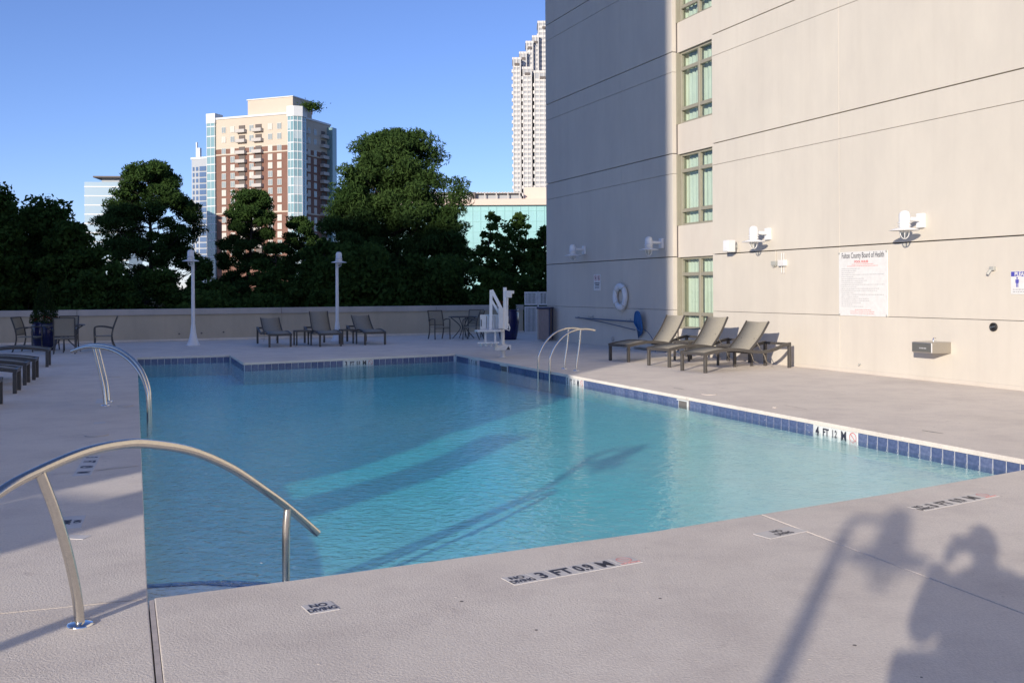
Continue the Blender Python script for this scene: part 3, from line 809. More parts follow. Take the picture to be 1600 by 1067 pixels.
t = thing('notice_sign', 'white notice with blue PLEASE header at the right edge of the wall', 'sign', Wp(-0.03, 1.67), WALL_ROT)
MB().box((0, -.006, 0), (.50, .010, .36)).build('board', M['white_dull'], t, bevel=.003, bevel_seg=1)
MB().box((0, -.0115, .135), (.48, .0016, .075)).build('header_band', M['blue_print'], t)
on_sign(text_mesh('PLEASE', 0.085, M['white_dull'], 0.035, 0.9), -.055, .135, t, .0135)
pb = MB(); pb.lathe([(.014, 0), (.014, -.0015)], (-.13, 0, .072), 14, axis='y').box((-.13, 0, .022), (.040, .0015, .062)).box((-.142, 0, -.038), (.014, .0015, .062)).box((-.118, 0, -.038), (.014, .0015, .062)).box((-.158, 0, .024), (.009, .0015, .055)).box((-.102, 0, .024), (.009, .0015, .055))
pb.build('person_symbol', M['blue_print'], t).location = (0, -.0115, 0)
wb = MB(); 
for z in (-.105, -.140): q_ = word_bars(-.21, z, .42, .014, None); wb.add(q_.v, q_.f)
wb.build('small_print', M['ink_grey'], t, kind='stuff').location = (0, -.0115, 0)

t = thing('warning_sign', 'small white sign with two red prohibition circles on the shaded wall', 'sign', Wp(14.12, 1.80), WALL_ROT)
MB().box((0, -.006, 0), (.42, .010, .47)).build('board', M['white_dull'], t, bevel=.003, bevel_seg=1)
for x in (-.10, .10):
    o = new_obj('prohibition_mark', ring_mesh(.078, .012, M['red_print']), None, t, (x, -.0115, .13)); o.rotation_euler = (R(90), 0, 0)
MB().box((-.10, -.012, .13), (.03, .0012, .07)).box((-.075, -.012, .125), (.02, .0012, .03)).box((.10, -.012, .125), (.035, .0012, .08)).build('glass_symbol', M['ink'], t)
wb = MB()
for z, h_, x0, ln in ((-.02, .030, -.15, .30), (-.07, .030, -.11, .24), (-.12, .008, -.14, .28), (-.14, .008, -.13, .26), (-.16, .008, -.14, .28)):
    q_ = word_bars(x0, z, ln, h_, None); wb.add(q_.v, q_.f)
wb.build('small_print', M['ink'], t, kind='stuff').location = (0, -.0118, 0)

# life ring
t = thing('life_ring', 'white life ring hanging on the shaded hotel wall', 'life ring', Wp(12.66, 1.40, .06), WALL_ROT)
vs = []; A_, B_ = 40, 14
for i in range(A_):
    a = 2 * math.pi * i / A_
    for j in range(B_):
        bb = 2 * math.pi * j / B_
        rr = .285 + .088 * math.cos(bb) * (1 + .05 * math.sin(4 * a)); yy = .062 * math.sin(bb)
        vs.append((rr * math.cos(a), yy - .01, rr * math.sin(a)))
fs = [(i * B_ + j, i * B_ + (j + 1) % B_, ((i + 1) % A_) * B_ + (j + 1) % B_, ((i + 1) % A_) * B_ + j) for i in range(A_) for j in range(B_)]
MB().add(vs, fs, True).build('ring', M['ring'], t)
for k in range(4):
    a = R(45 + 90 * k); pts = [(.285 * math.cos(a) + .098 * math.cos(q_) * math.cos(a), .074 * math.sin(q_) - .01, .285 * math.sin(a) + .098 * math.cos(q_) * math.sin(a)) for q_ in [2 * math.pi * i / 14 for i in range(15)]]
    MB().tube(pts, .010, 6).build('band', M['rope'], t)
    pts = [(.405 * math.cos(R(45 + 90 * k + 9 * i)) * (1 + .025 * math.sin(math.pi * i / 10)), -.015, .405 * math.sin(R(45 + 90 * k + 9 * i)) * (1 + .025 * math.sin(math.pi * i / 10))) for i in range(11)]
    MB().tube(pts, .008, 6).build('grab_rope', M['rope'], t)
MB().lathe([(.022, .06), (.022, -.05), (.03, -.055)], (0, 0, .17), 10, axis='y').build('wall_hook', M['grey_box'], t)

# skimmer net, brush pole and the hooks that hold them
t = thing('leaf_net', 'blue leaf skimmer net on a long dark pole hung on the shaded wall', 'pool net', Wp(11.9, 0.72, .10), WALL_ROT)
MB().tube([(-3.45, -.0, .045), (.08, 0, .02)], .016, 10).build('pole', M['pole_blue'], t)
MB().tube([(-2.3, -.0, .038), (.02, 0, .0205)], .021, 10).build('outer_sleeve', M['pole_blue'], t)
fr_ = [(.06, 0, -.01), (.14, -.03, .20), (.26, -.06, .29), (.42, -.08, .29), (.50, -.07, .20), (.53, -.04, -.05), (.50, -.02, -.20), (.26, 0, -.17), (.06, 0, -.01)]
MB().tube(spline(fr_, 6), .016, 8).build('net_frame', M['net_blue'], t)
P_ = spline(fr_, 4); vs = [tuple(p) for p in P_]; k = len(P_)
c1 = [(p.x * .8 + .03, p.y + .05, p.z * .75 - .12) for p in P_]; tip = (.20, .04, -.42)
MB().add(vs + c1 + [tip], [(i, i + 1, k + i + 1, k + i) for i in range(k - 1)] + [(k + i, k + i + 1, 2 * k) for i in range(k - 1)], True).build('net_bag', M['net_blue'], t)
t = thing('brush_pole', 'thin bare pole hanging below the skimmer net pole', 'pole', Wp(12.0, .60, .07), WALL_ROT)
MB().tube([(-3.2, 0, .17), (-1.6, 0, .07), (.15, 0, -.08)], .012, 8).build('shaft', M['pole_blue'], t)
MB().lathe([(.018, -.05), (.018, .05)], (-3.2, 0, .17), 8, axis='x').build('grip', M['black'], t)
t = thing('hose', 'thin dark vacuum hose drooping from the net to behind the loungers', 'hose', Wp(11.55, .45, .09), WALL_ROT)
MB().tube(spline([(0, 0, .12), (.25, -.02, .10), (.55, -.03, -.02), (.78, -.04, -.22), (.88, -.06, -.44)], 8), .010, 7).build('hose_run', M['pole_blue'], t)
for i, (s, z) in enumerate(((14.4, .78), (12.2, .74))):
    t = thing('pole_hook', ['small wall hook carrying the far end of the net pole', 'small wall hook carrying the net pole next to the blue net'][i], 'hook', Wp(s, z), WALL_ROT, 'hooks for the pool poles')
    MB().tube([(0, 0, .03), (0, -.10, .015), (0, -.14, .03), (0, -.14, .06)], .009, 7).build('hook_arm', M['grey_box'], t)
    MB().box((0, -.006, .03), (.05, .012, .09)).build('hook_plate', M['grey_box'], t, bevel=.002)

# drinking fountain
t = thing('drinking_fountain', 'stainless steel wall drinking fountain low on the sunny wall', 'drinking fountain', Wp(1.62, .56), WALL_ROT)
b = MB(); x0, x1 = -.22, .22
prof = [(-.002, .13), (-.40, .13), (-.42, .12), (-.42, -.04), (-.40, -.05), (-.002, -.06)]
vs = [(x0, y, z) for y, z in prof] + [(x1, y, z) for y, z in prof]; k = len(prof)
b.add(vs, [tuple(range(k)), tuple(range(2 * k - 1, k - 1, -1))] + [(i, k + i, k + (i + 1) % k, (i + 1) % k) for i in range(k)])
b.build('basin_body', M['fount'], t, bevel=.006)
MB().box((0, -.423, .04), (.42, .006, .14)).build('front_panel', M['fount_dark'], t, bevel=.002)
q_ = word_bars(-.05, .03, .15, .022, None); q_.build('badge_print', M['ink_grey'], t).location = (0, -.4275, 0)
MB().box((.214, -.424, .04), (.014, .012, .16)).build('corner_trim', M['white_dull'], t)
MB().tube([(.13, -.30, .13), (.13, -.30, .19), (.13, -.28, .205), (.12, -.24, .20)], .010, 8).build('bubbler', M['chrome'], t)
t = thing('wall_tap', 'small grey outdoor tap high on the wall beside the blue-headed notice', 'tap', Wp(.54, 1.88), WALL_ROT)
MB().box((.0, -.03, .02), (.085, .06, .06)).build('tap_housing', M['grey_box'], t, bevel=.005)
MB().bar((-.02, -.05, 0), (-.05, -.09, -.07), .035).build('spout', M['grey_box'], t)
t = thing('hose_port', 'round black port with a steel latch in the sunny wall', 'wall port', Wp(.54, .97), WALL_ROT)
MB().lathe([(.068, 0), (.068, -.03), (.055, -.035), (.05, -.01)], (0, 0, 0), 24, axis='y').build('port_rim', M['black'], t)
MB().bar((-.045, -.038, -.01), (.05, -.038, .012), .008, .016).build('latch', M['steel'], t)
t = thing('drain_spout', 'tiny metal drain spout near the foot of the sunny wall', 'drain spout', Wp(3.52, .17), WALL_ROT)
MB().tube([(0, .01, .01), (0, -.05, .0), (.0, -.06, -.02)], .011, 8).build('spout_pipe', M['grey_box'], t)
MB().box((-.03, -.01, .005), (.05, .012, .02)).build('spout_plate', M['grey_box'], t)
t = thing('vent_cap', 'small round vent low on the shaded wall under the pool poles', 'vent', Wp(13.2, .22), WALL_ROT)
MB().lathe([(.07, .0), (.07, -.02), (.05, -.03)], (0, 0, 0), 16, axis='y').build('vent_cover', M['parapet_cap'], t)

# ------------------------------------------------------------------ parapet wall
pA = Vector((-15.65, 29.92)); pB = Vector((0.42, 36.9)); pd = (pB - pA).normalized()
prz = math.atan2(pd.y, pd.x)
par = thing('parapet_wall', 'low cream rendered parapet wall with a grey coping along the far deck', 'wall', (pA.x, pA.y, 0), prz)
Lp = (pB - pA).length
edges = [-16.0, -10.5, -4.2, 2.15, 8.5, 14.05, Lp]
for x0, x1 in zip(edges[:-1], edges[1:]):
    MB().box(((x0 + x1) / 2, .125, .42), (x1 - x0 - .008, .25, .86)).build('wall_panel', M['parapet'], par, bevel=.004, bevel_seg=1)
    MB().box(((x0 + x1) / 2, .11, .945), (x1 - x0 - .012, .34, .19)).build('coping_stone', M['parapet_cap'], par, bevel=.008)
MB().box(((Lp - 16) / 2, -.03, .03), (Lp + 16, .06, .06)).build('kerb', M['deck'], par, bevel=.01)
for x, z in ((5.2, .22), (5.9, .23), (6.6, .25), (15.6, .30), (9.9, .45)):
    MB().lathe([(.03, 0), (.03, -.012)], (x, 0.001, z), 12, axis='y').build('weep_outlet', M['joint_dark'], par)

# ------------------------------------------------------------------ lamp posts
def lamp_post(name, loc, rz, label):
    t = thing(name, label, 'lamp post', loc, rz, 'white nautical lamp posts on the deck')
    MB().lathe([(.21, 0), (.21, .015), (.185, .03), (.15, .10), (.115, .22), (.085, .38), (.066, .55), (.060, .62)], (0, 0, 0), 24).build('base', M['white_paint'], t)
    MB().tube([(0, 0, .6), (0, 0, 1.6), (0, 0, 2.62)], [.056, .050, .046], 16).build('pole', M['white_paint'], t)
    return t
p = G(302, 539.5)
lp = lamp_post('lamp_post', (p.x, p.y, 0), R(-84), 'white lamp post on the left, standing clear in front of the parapet')
MB().tube(spline([(0, 0, 2.60), (0, 0, 2.70), (.03, 0, 2.735), (.22, 0, 2.735)], 5), .030, 10).build('arm', M['white_paint'], lp)
lamp_head(lp, (.29, 0, 2.50))
px_r = Vector((-5.60, 31.35, 0))
dup(lp, px_r, R(-68), 'white lamp post behind the loungers at the parapet')
# two more of the same posts stand behind the photographer; the picture shows only their shadows
dup(lp, (-2.49, -3.80, 0), R(-18), 'white lamp post behind the photographer on the right-hand side')
dup(lp, (-4.30, 0.10, 0), R(-24), 'white lamp post left of the photographer on the near deck')

# ------------------------------------------------------------------ handrails and ladder
def rail(name, base, e, arc, posts, label, r=.024, group=None, rp=None, flange=True, cat='handrail'):
    t = thing(name, label, cat, (base[0], base[1], 0), math.atan2(e[1], e[0]), group)
    MB().tube(spline([(x, 0, z) for x, z in arc], 8), r, 14).build('rail_tube', M['steel'], t)
    for q_ in posts:
        MB().tube(spline([(x, 0, z) for x, z in q_], 8), rp or r, 12).build('post', M['steel'], t)
        if flange and abs(q_[-1][1]) < .02:
            MB().lathe([(.062, 0), (.062, .006), (.055, .012), (.03, .016)], (q_[-1][0], 0, 0), 24).build('flange', M['chrome'], t)
    return t
rail('handrail', (-2.087, 4.713), (.5034, .8640),
     [(-.85, .34), (-.62, .57), (-.40, .71), (-.21, .775), (.02, .825), (.22, .835), (.40, .815), (.69, .735), (.97, .60), (1.22, .435), (1.43, .285), (1.69, .075)],
     [[(-.205, .765), (-.13, .57), (-.065, .36), (-.02, .16), (0, 0)], [(1.425, .28), (1.41, .10), (1.41, -.45)]],
     'big arched steel handrail nearest the camera, crossing into the pool corner')
r2 = rail('handrail', (-5.743, 13.817), (.8564, -.5163),
     [(-.76, .74), (-.49, .80), (-.25, .82), (.15, .785), (.49, .665), (.74, .48), (.87, .27), (.905, .05), (.91, -.5)],
     [[(-.25, .80), (-.14, .52), (-.04, .24), (0, 0)]],
     'nearer of the two arched steel handrails at the left pool edge', group='pair of arched handrails at the left pool edge')
dup(r2, (-5.905, 14.32, 0), None, 'farther of the two arched steel handrails at the left pool edge')
v_ = (.929, .370)
def ladder_rail(base, label):
    # base = deck anchor; local +x points toward the water
    return rail('ladder_rail', base, (-v_[0], -v_[1]),
        [(-.42, .785), (-.22, .815), (.0, .80), (.22, .72), (.42, .54), (.535, .34), (.57, .16), (.575, -.6)],
        [[(-.10, .81), (-.07, .5), (-.02, .2), (0, 0)]], label, r=.019, group='pair of ladder grab rails at the right pool edge', rp=.017, cat='ladder rail')
ladder_rail((1.05, 19.84), 'farther steel grab rail of the ladder on the right pool edge')
ladder_rail((1.26, 19.35), 'nearer steel grab rail of the ladder on the right pool edge')

# ------------------------------------------------------------------ pool lift
p = G(785.5, 558.5)
t = thing('pool_lift', 'white pool lift with hanging seat at the far right pool edge', 'pool lift', (p.x, p.y, 0), 0)
MB().lathe([(.075, 0), (.07, .02), (.052, .03), (.052, .17)], (0, 0, 0), 18).build('socket_post', M['white_dull'], t)
MB().box((0, 0, .235), (.40, .34, .125)).build('base_cover', M['white_dull'], t, bevel=.03)
MB().add([(.08, -.174, .19), (.18, -.174, .19), (.14, -.174, .28)], [(0, 1, 2)]).build('warning_mark', M['ink'], t)
MB().lathe([(.10, .298), (.09, .312), (.05, .32)], (0, 0, 0), 18).tube([(0, 0, .31), (0, 0, .90)], .048, 14).build('lower_post', M['white_dull'], t)
MB().box((.06, 0, 1.16), (.085, .10, 1.0)).build('mast', M['white_paint'], t, bevel=.012)
MB().box((.155, -.01, 1.50), (.14, .12, .17)).box((.235, -.01, 1.545), (.09, .09, .075)).build('motor', M['white_dull'], t, bevel=.015)
MB().tube([(.125, -.03, 1.42), (.115, -.03, .98)], .018, 10).tube([(.115, -.03, .98), (.11, -.03, .68)], .026, 10).build('actuator', M['white_paint'], t)
MB().box((-.035, -.07, .93), (.13, .12, .50)).build('battery_box', M['white_dull'], t, bevel=.02)
MB().bar((.0, -.02, 1.10), (-.255, -.02, 1.60), .075, .075).bar((-.02, -.02, .93), (-.25, -.02, 1.35), .05, .05).build('lift_arm', M['white_paint'], t)
MB().bar((-.265, -.02, 1.60), (-.285, -.02, .62), .07, .07).build('hanger', M['white_paint'], t)
MB().tube([(.14, -.03, .80), (.17, -.03, .70), (.16, -.03, .64), (.10, -.03, .66)], .014, 8).build('crank_handle', M['white_paint'], t)
s_ = MB(); s_.box((-.46, .05, .83), (.15, .07, .36)).box((-.28, .06, .83), (.19, .05, .34)).box((-.10, .05, .83), (.15, .07, .36)).box((-.28, .05, 1.0), (.5, .07, .035)).box((-.28, .05, .665), (.5, .07, .035))
s_.build('seat_back', M['white_dull'], t, bevel=.015)
MB().box((-.505, .012, .82), (.022, .006, .16)).box((-.075, .012, .84), (.022, .006, .14)).build('back_slot', M['ink'], t)
MB().prism([(-.66, -.18), (-.52, .08), (-.04, .10), (.04, -.06), (-.04, -.32), (-.58, -.36)], .62, .665).build('seat', M['white_dull'], t, bevel=.012)
for x in (-.40, -.17): MB().bar((x, -.20, .62), (x, -.24, .38), .045, .03).build('footrest_strut', M['white_dull'], t)
MB().box((-.33, -.28, .365), (.50, .22, .035)).build('footrest', M['white_dull'], t, bevel=.012)
for k in range(4): MB().lathe([(.03, 0), (.034, -.06), (.02, -.07)], (-.50 + .115 * k, -.30, .35), 8).build('foot_roller', M['white_dull'], t)

# ------------------------------------------------------------------ gate, bin, pots
g0 = Vector((.50, 36.3)); gr = math.atan2(.0, 1.0)
t = thing('metal_gate', 'white aluminium picket gate between the parapet and the hotel corner', 'gate', (g0.x, g0.y, 0), 0)
def picket_panel(x0, x1, z0, z1, k, nm):
    root = MB().box(((x0 + x1) / 2, 0, z0 + .02), (x1 - x0, .04, .05)).box(((x0 + x1) / 2, 0, z1 - .02), (x1 - x0, .04, .05)).box((x0 + .02, 0, (z0 + z1) / 2), (.04, .05, z1 - z0 - .09)).box((x1 - .02, 0, (z0 + z1) / 2), (.04, .05, z1 - z0 - .09)).build(nm, M['white_paint'], t)
    for i in range(k):
        x = x0 + .04 + (x1 - x0 - .08) * (i + .5) / k
        MB().box((x, 0.002, (z0 + z1) / 2), (.030, .02, z1 - z0 - .1)).build('picket', M['white_paint'], root)
picket_panel(-.04, .43, -.02, .98, 8, 'gate_leaf'); picket_panel(-.04, .43, 1.04, 1.52, 8, 'gate_leaf')
picket_panel(.50, 1.15, 1.04, 1.52, 11, 'side_panel'); picket_panel(.50, 1.15, .10, .98, 11, 'side_panel')
MB().box((.465, 0, .77), (.05, .05, 1.54)).build('gate_post', M['white_paint'], t)
MB().box((.39, -.04, 1.33), (.07, .03, .10)).build('latch_box', M['white_dull'], t, bevel=.006)
t = thing('screen_wall', 'short pale blockwork wall just behind the gate side panel', 'wall', (1.25, 36.0, 0), 0)
MB().box((0, 0, .42), (.60, .14, .86)).build('wall_block', M['parapet_cap'], t, bevel=.01)
bn = thing('litter_bin', 'tall brown litter bin with dark lid at the hotel corner', 'bin', (1.04, 30.75, 0), R(-16))
MB().box((0, 0, .52), (.36, .42, .96)).build('bin_body', M['bin'], bn, bevel=.02)
for x in (-.185, .185):
    for y in (-.2, .2): MB().box((x, y, .54), (.035, .035, 1.0)).build('corner_post', M['fount'] if x < 0 and y < 0 else M['bin_lid'], bn)
MB().box((0, 0, 1.03), (.44, .50, .06)).build('lid', M['bin_lid'], bn, bevel=.012)

def leaf_cloud(name, pts, sizes, m, parent=None, kind=None, aspect=0.5, up=0.0, seed=1):
    """one quad per point, random facing."""
    rg = np.random.default_rng(seed); N_ = len(pts)
    pts = np.asarray(pts, dtype=np.float64); sizes = np.broadcast_to(np.asarray(sizes, dtype=np.float64), (N_,))
    a = rg.normal(size=(N_, 3)); a[:, 2] += up; a /= np.linalg.norm(a, axis=1)[:, None] + 1e-9
    c = rg.normal(size=(N_, 3)); b = np.cross(a, c); b /= np.linalg.norm(b, axis=1)[:, None] + 1e-9
    h = sizes[:, None]
    A = a * h * .5; B = b * h * .5 * aspect
    V = np.empty((N_, 4, 3)); V[:, 0] = pts - A; V[:, 1] = pts + B * 1.0 ; V[:, 2] = pts + A; V[:, 3] = pts - B
    me = bpy.data.meshes.new(name); me.vertices.add(4 * N_); me.vertices.foreach_set('co', V.reshape(-1).astype(np.float32))
    me.loops.add(4 * N_); me.loops.foreach_set('vertex_index', np.arange(4 * N_, dtype=np.int32))
    me.polygons.add(N_); me.polygons.foreach_set('loop_start', np.arange(0, 4 * N_, 4, dtype=np.int32)); me.polygons.foreach_set('loop_total', np.full(N_, 4, dtype=np.int32))
    me.update(calc_edges=True); me.validate()
    o = new_obj(name, me, m, parent)
    if kind: o['kind'] = kind
    return o
def pot(name, loc, label, h, r, shrub_h, shrub_r, taper, seed, conic=True):
    t = thing(name, label, 'planter', loc, 0)
    MB().lathe([(r * .72, 0), (r * .80, .02), (r * .98, h * .35), (r * 1.05, h * .6), (r, h * .88), (r * .94, h * .95), (r * 1.02, h), (r * .92, h), (r * .88, h - .06)], (0, 0, 0), 28).build('pot', M['blue_pot'], t)
    MB().lathe([(r * .89, 0), (.01, .01)], (0, 0, h - .06), 20, caps=False).build('soil', M['soil'], t)
    MB().tube([(0, 0, h - .08), (.01, 0, h + shrub_h * .8)], [.03, .012], 7).build('stem', M['bark'], t)
    rg = np.random.default_rng(seed); n_ = 7000
    z = rg.random(n_) ** 1.15; a = rg.random(n_) * 6.283; rr = shrub_r * (1 - z) ** taper * (0.45 + .6 * rg.random(n_) ** .4) + .02
    rr *= 1 + .12 * np.sin(a * 5 + z * 20)
    P = np.stack([rr * np.cos(a), rr * np.sin(a), h - .03 + z * shrub_h], 1)
    leaf_cloud('foliage', P, .05, M['shrub'], t, seed=seed)
    return t
p = G(70, 547)
t = pot('planter', (p.x, p.y, 0), 'blue glazed planter with a conical evergreen behind the left dining table', .78, .33, 1.25, .34, .75, 3)
rg = np.random.default_rng(5); a = rg.random(40) * 6.283
leaf_cloud('flowers', np.stack([.32 * np.cos(a), .32 * np.sin(a), .82 + .12 * rg.random(40)], 1), .05, M['flower'], t, aspect=.9)
t = pot('planter', (-.13, 31.6, 0), 'tall cobalt blue planter with a slim shrub behind the pool lift', .98, .34, 1.05, .22, .5, 9)
leaf_cloud('flowers', np.stack([-.2 + .1 * np.cos(a), .1 * np.sin(a) - .2, 1.05 + .2 * rg.random(40)], 1), .05, M['flower'], t, aspect=.9)

# ------------------------------------------------------------------ loungers
RAILP = [(0, .355), (.30, .400), (.62, .425), (.95, .405), (1.25, .362), (1.55, .345), (1.85, .385), (2.10, .455), (2.30, .485)]
def surf(name, prof, w, m, parent, th=.008):
    P = spline([(x, 0, z) for x, z in prof], 6); b = MB(); k = len(P); vs = []
    for p_ in P:
        for dz in (0, -th): vs += [(p_.x, -w / 2, p_.z + dz), (p_.x, 0, p_.z + dz - .012), (p_.x, w / 2, p_.z + dz)]
    fs = []
    for i in range(k - 1):
        o_ = i * 6; q_ = o_ + 6
        fs += [(o_, o_ + 1, q_ + 1, q_), (o_ + 1, o_ + 2, q_ + 2, q_ + 1), (o_ + 3, q_ + 3, q_ + 4, o_ + 4), (o_ + 4, q_ + 4, q_ + 5, o_ + 5), (o_, q_, q_ + 3, o_ + 3), (o_ + 2, o_ + 5, q_ + 5, q_ + 2)]
    b.add(vs, fs, True); return b.build(name, m, parent)
def lounger(loc, rz, ang, label, group, width=.70, back=.76):
    t = thing('sun_lounger', label, 'sun lounger', (loc[0], loc[1], 0), rz, group)
    w = width
    prof = [(-.022, -.03), (.022, -.03), (.022, .03), (-.022, .03)]
    for s in (-1, 1):
        MB().sweep(spline([(x, s * (w / 2 - .022), z) for x, z in RAILP], 6), prof, smooth=False).build('side_rail', M['frame'], t)
        MB().box((.032, s * (w / 2 - .030), .165), (.06, .055, .33)).build('leg', M['frame'], t, bevel=.004, bevel_seg=1)
        MB().box((2.275, s * (w / 2 - .030), .238), (.06, .055, .475)).build('leg', M['frame'], t, bevel=.004, bevel_seg=1)
    for c_, h_ in (((.03, 0, .355), .055), ((2.28, 0, .478), .05), ((1.22, 0, .335), .03)): MB().box(c_, (.05, w - .09, h_)).build('cross_bar', M['frame'], t)
    surf('seat_sling', [(.06, .375), (.30, .418), (.62, .442), (.95, .424), (1.20, .386)], w - .085, M['sling'], t)
    ca, sa = math.cos(ang), math.sin(ang); bx, bz = 1.22, .385
    bk = [(bx, bz), (bx + back * .5 * ca + .03 * sa, bz + back * .5 * sa - .03 * ca), (bx + back * ca, bz + back * sa)]
    br = new_obj('backrest', None, None, t)
    sp = surf('back_sling', bk, w - .115, M['sling'], br)
    for s in (-1, 1):
        MB().sweep(spline([(x, s * (w / 2 - .055), z) for x, z in bk], 6), [(-.011, -.018), (.011, -.018), (.011, .018), (-.011, .018)], smooth=False).build('back_rail', M['frame'], br)
    if ang > .2:
        for s in (-1, 1):
            mx, mz = bx + back * .45 * ca, bz + back * .45 * sa
            MB().tube(spline([(mx, s * .18, mz - .02), (1.72, s * .18, .28), (1.80, s * .18, .13), (1.92, s * .18, .08)], 6), .008, 6).build('support_strut', M['steel'], t)
    return t
GL = 'taupe sling loungers on the sunny right deck'
for (cx, cy), dg, an, lb in (((3.47, 18.88), 31, 47, 'taupe sling lounger nearest the camera on the right deck, back raised'),
                             ((3.01, 20.27), 31, 54, 'middle taupe sling lounger of the three against the hotel wall'),
                             ((2.35, 21.75), 31, 54, 'taupe sling lounger farthest along the hotel wall, foot end in shade')):
    lounger((cx, cy), R(dg), R(an), lb, GL, .72)
GF = 'loungers in front of the parapet'
for (cx, cy), an, lb in (((-6.62, 27.95), 33, 'left lounger of the three at the parapet, back low'),
                         ((-5.22, 28.15), 52, 'middle lounger at the parapet, back raised steeply'),
                         ((-4.04, 28.9), 36, 'right lounger of the three at the parapet, beside the lamp post')):
    lounger((cx, cy), R(113), R(an), lb, GF, .66)
GLf = 'dark loungers at the left edge of the deck'
for (cx, cy), lb in (((-10.06, 21.3), 'dark lounger at the left edge, farthest back beside the dining set'),
                     ((-8.83, 18.2), 'dark lounger at the left edge, second from the dining set'),
                     ((-8.50, 17.2), 'dark lounger at the left edge, third from the dining set'),
                     ((-7.96, 15.8), 'dark lounger at the left edge, fourth from the dining set, whole foot end in view'),
                     ((-7.22, 13.8), 'dark lounger at the left edge with only one leg corner in view')):
    lounger((cx, cy), R(201), R(8), lb, GLf, .66)

def side_table(loc, rz, label, group, w=.50, h=.44):
    t = thing('side_table', label, 'side table', (loc[0], loc[1], 0), rz, group)
    MB().box((0, 0, h - .012), (w - .07, w - .07, .012)).build('table_top', M['table_top'], t)
    fr_ = MB(); e_ = w / 2 - .02
    fr_.box((0, -e_, h - .02), (w, .04, .045)).box((0, e_, h - .02), (w, .04, .045)).box((-e_, 0, h - .02), (.04, w - .082, .045)).box((e_, 0, h - .02), (.04, w - .082, .045)).build('frame', M['frame'], t)
    for x in (-1, 1):
        for y in (-1, 1): MB().box((x * e_, y * e_, (h - .045) / 2), (.04, .04, h - .045)).build('leg', M['frame'], t)
    return t
side_table((4.62, 20.35), R(31), 'low side table between the two nearer loungers on the right', 'side tables by the hotel wall loungers', .52)
side_table((3.98, 21.95), R(31), 'low side table between the two farther loungers on the right', 'side tables by the hotel wall loungers', .52)
side_table((-6.20, 28.95), R(23), 'low dark side table left of the middle parapet lounger', 'side tables at the parapet', .46)
side_table((-4.95, 29.50), R(23), 'low dark side table in front of the right lamp post', 'side tables at the parapet', .46)

# ------------------------------------------------------------------ dining sets
def dining_chair(loc, rz, label, group):
    """faces local +x"""
    t = thing('dining_chair', label, 'chair', (loc[0], loc[1], 0), rz, group)
    for s in (-1, 1):
        y = s * .27
        MB().sweep(spline([(.26, y, 0), (.245, y, .3), (.25, y, .60), (.20, y, .66), (0, y, .66), (-.22, y, .61)], 5), [(-.014, -.014), (.014, -.014), (.014, .014), (-.014, .014)], smooth=False).build('arm', M['frame'], t)
        MB().sweep(spline([(-.30, y * .93, 0), (-.20, y * .93, .25), (-.19, y * .93, .45), (-.24, y * .93, .68), (-.33, y * .93, .93)], 5), [(-.014, -.016), (.014, -.016), (.014, .016), (-.014, .016)], smooth=False).build('leg', M['frame'], t)
    MB().box((.03, 0, .40), (.46, .50, .025)).build('seat', M['sling'], t, bevel=.006)
    for A0, B0, w0 in (((.25, -.27, .36), (.25, .27, .36), .022), ((-.33, -.25, .93), (-.33, .25, .93), .024), ((-.195, -.25, .46), (-.195, .25, .46), .02)): MB().bar(A0, B0, w0).build('cross_bar', M['frame'], t)
    P = spline([(-.195, 0, .47), (-.24, 0, .68), (-.325, 0, .915)], 5); vs = []
    for p_ in P: vs += [(p_.x, -.235, p_.z), (p_.x - .015, 0, p_.z), (p_.x, .235, p_.z)]
    MB().add(vs, [f for i in range(len(P) - 1) for f in ((3 * i, 3 * i + 1, 3 * i + 4, 3 * i + 3), (3 * i + 1, 3 * i + 2, 3 * i + 5, 3 * i + 4))], True).build('back_sling', M['sling'], t)
    return t
def dining_table(loc, label, r=.52):
    t = thing('dining_table', label, 'table', (loc[0], loc[1], 0), .4)
    MB().lathe([(r - .03, 0), (r - .03, .008)], (0, 0, .715), 36).build('glass_top', M['tglass'], t)
    MB().tube([(r * math.cos(2 * math.pi * i / 36), r * math.sin(2 * math.pi * i / 36), .715) for i in range(37)], .016, 8).build('rim', M['frame'], t)
    for k in range(4):
        a = math.pi / 2 * k
        MB().tube(spline([(r * .9 * math.cos(a), r * .9 * math.sin(a), .70), (.14 * math.cos(a), .14 * math.sin(a), .45), (.12 * math.cos(a), .12 * math.sin(a), .30), (r * .8 * math.cos(a), r * .8 * math.sin(a), .0)], 6), .016, 8).build('leg', M['frame'], t)
    return t
gt = G(100, 549.5); tx, ty = gt.x, gt.y
dining_table((tx, ty), 'round glass dining table in the shade at the far left')
g1 = 'chairs around the left dining table'
dining_chair((tx - 1.02, ty + .1), R(0), 'left-hand dining chair of the left set, seen from the side', g1)
dining_chair((tx + .95, ty + .35), R(200), 'right-hand dining chair of the left set, facing left', g1)
dining_chair((tx + .38, ty - .78), R(112), 'dining chair of the left set with its back to the camera', g1)
dining_chair((tx - .30, ty + .85), R(-75), 'dining chair of the left set behind the table, facing the camera', g1)
gt = G(716, 529.5); tx, ty = gt.x, gt.y
dining_table((tx + .15, ty + .35), 'round glass dining table near the pool lift', .48)
g2 = 'chairs around the dining table near the pool lift'
dining_chair((tx - .62, ty - .10), R(40 - 100), 'left dining chair of the set near the lift, facing the pool', g2)
dining_chair((tx + .50, ty - .35), R(165), 'dining chair next to the pool lift, facing left', g2)
dining_chair((tx + .50, ty + 1.0), R(-100), 'rear dining chair of the set near the lift, against the parapet', g2)

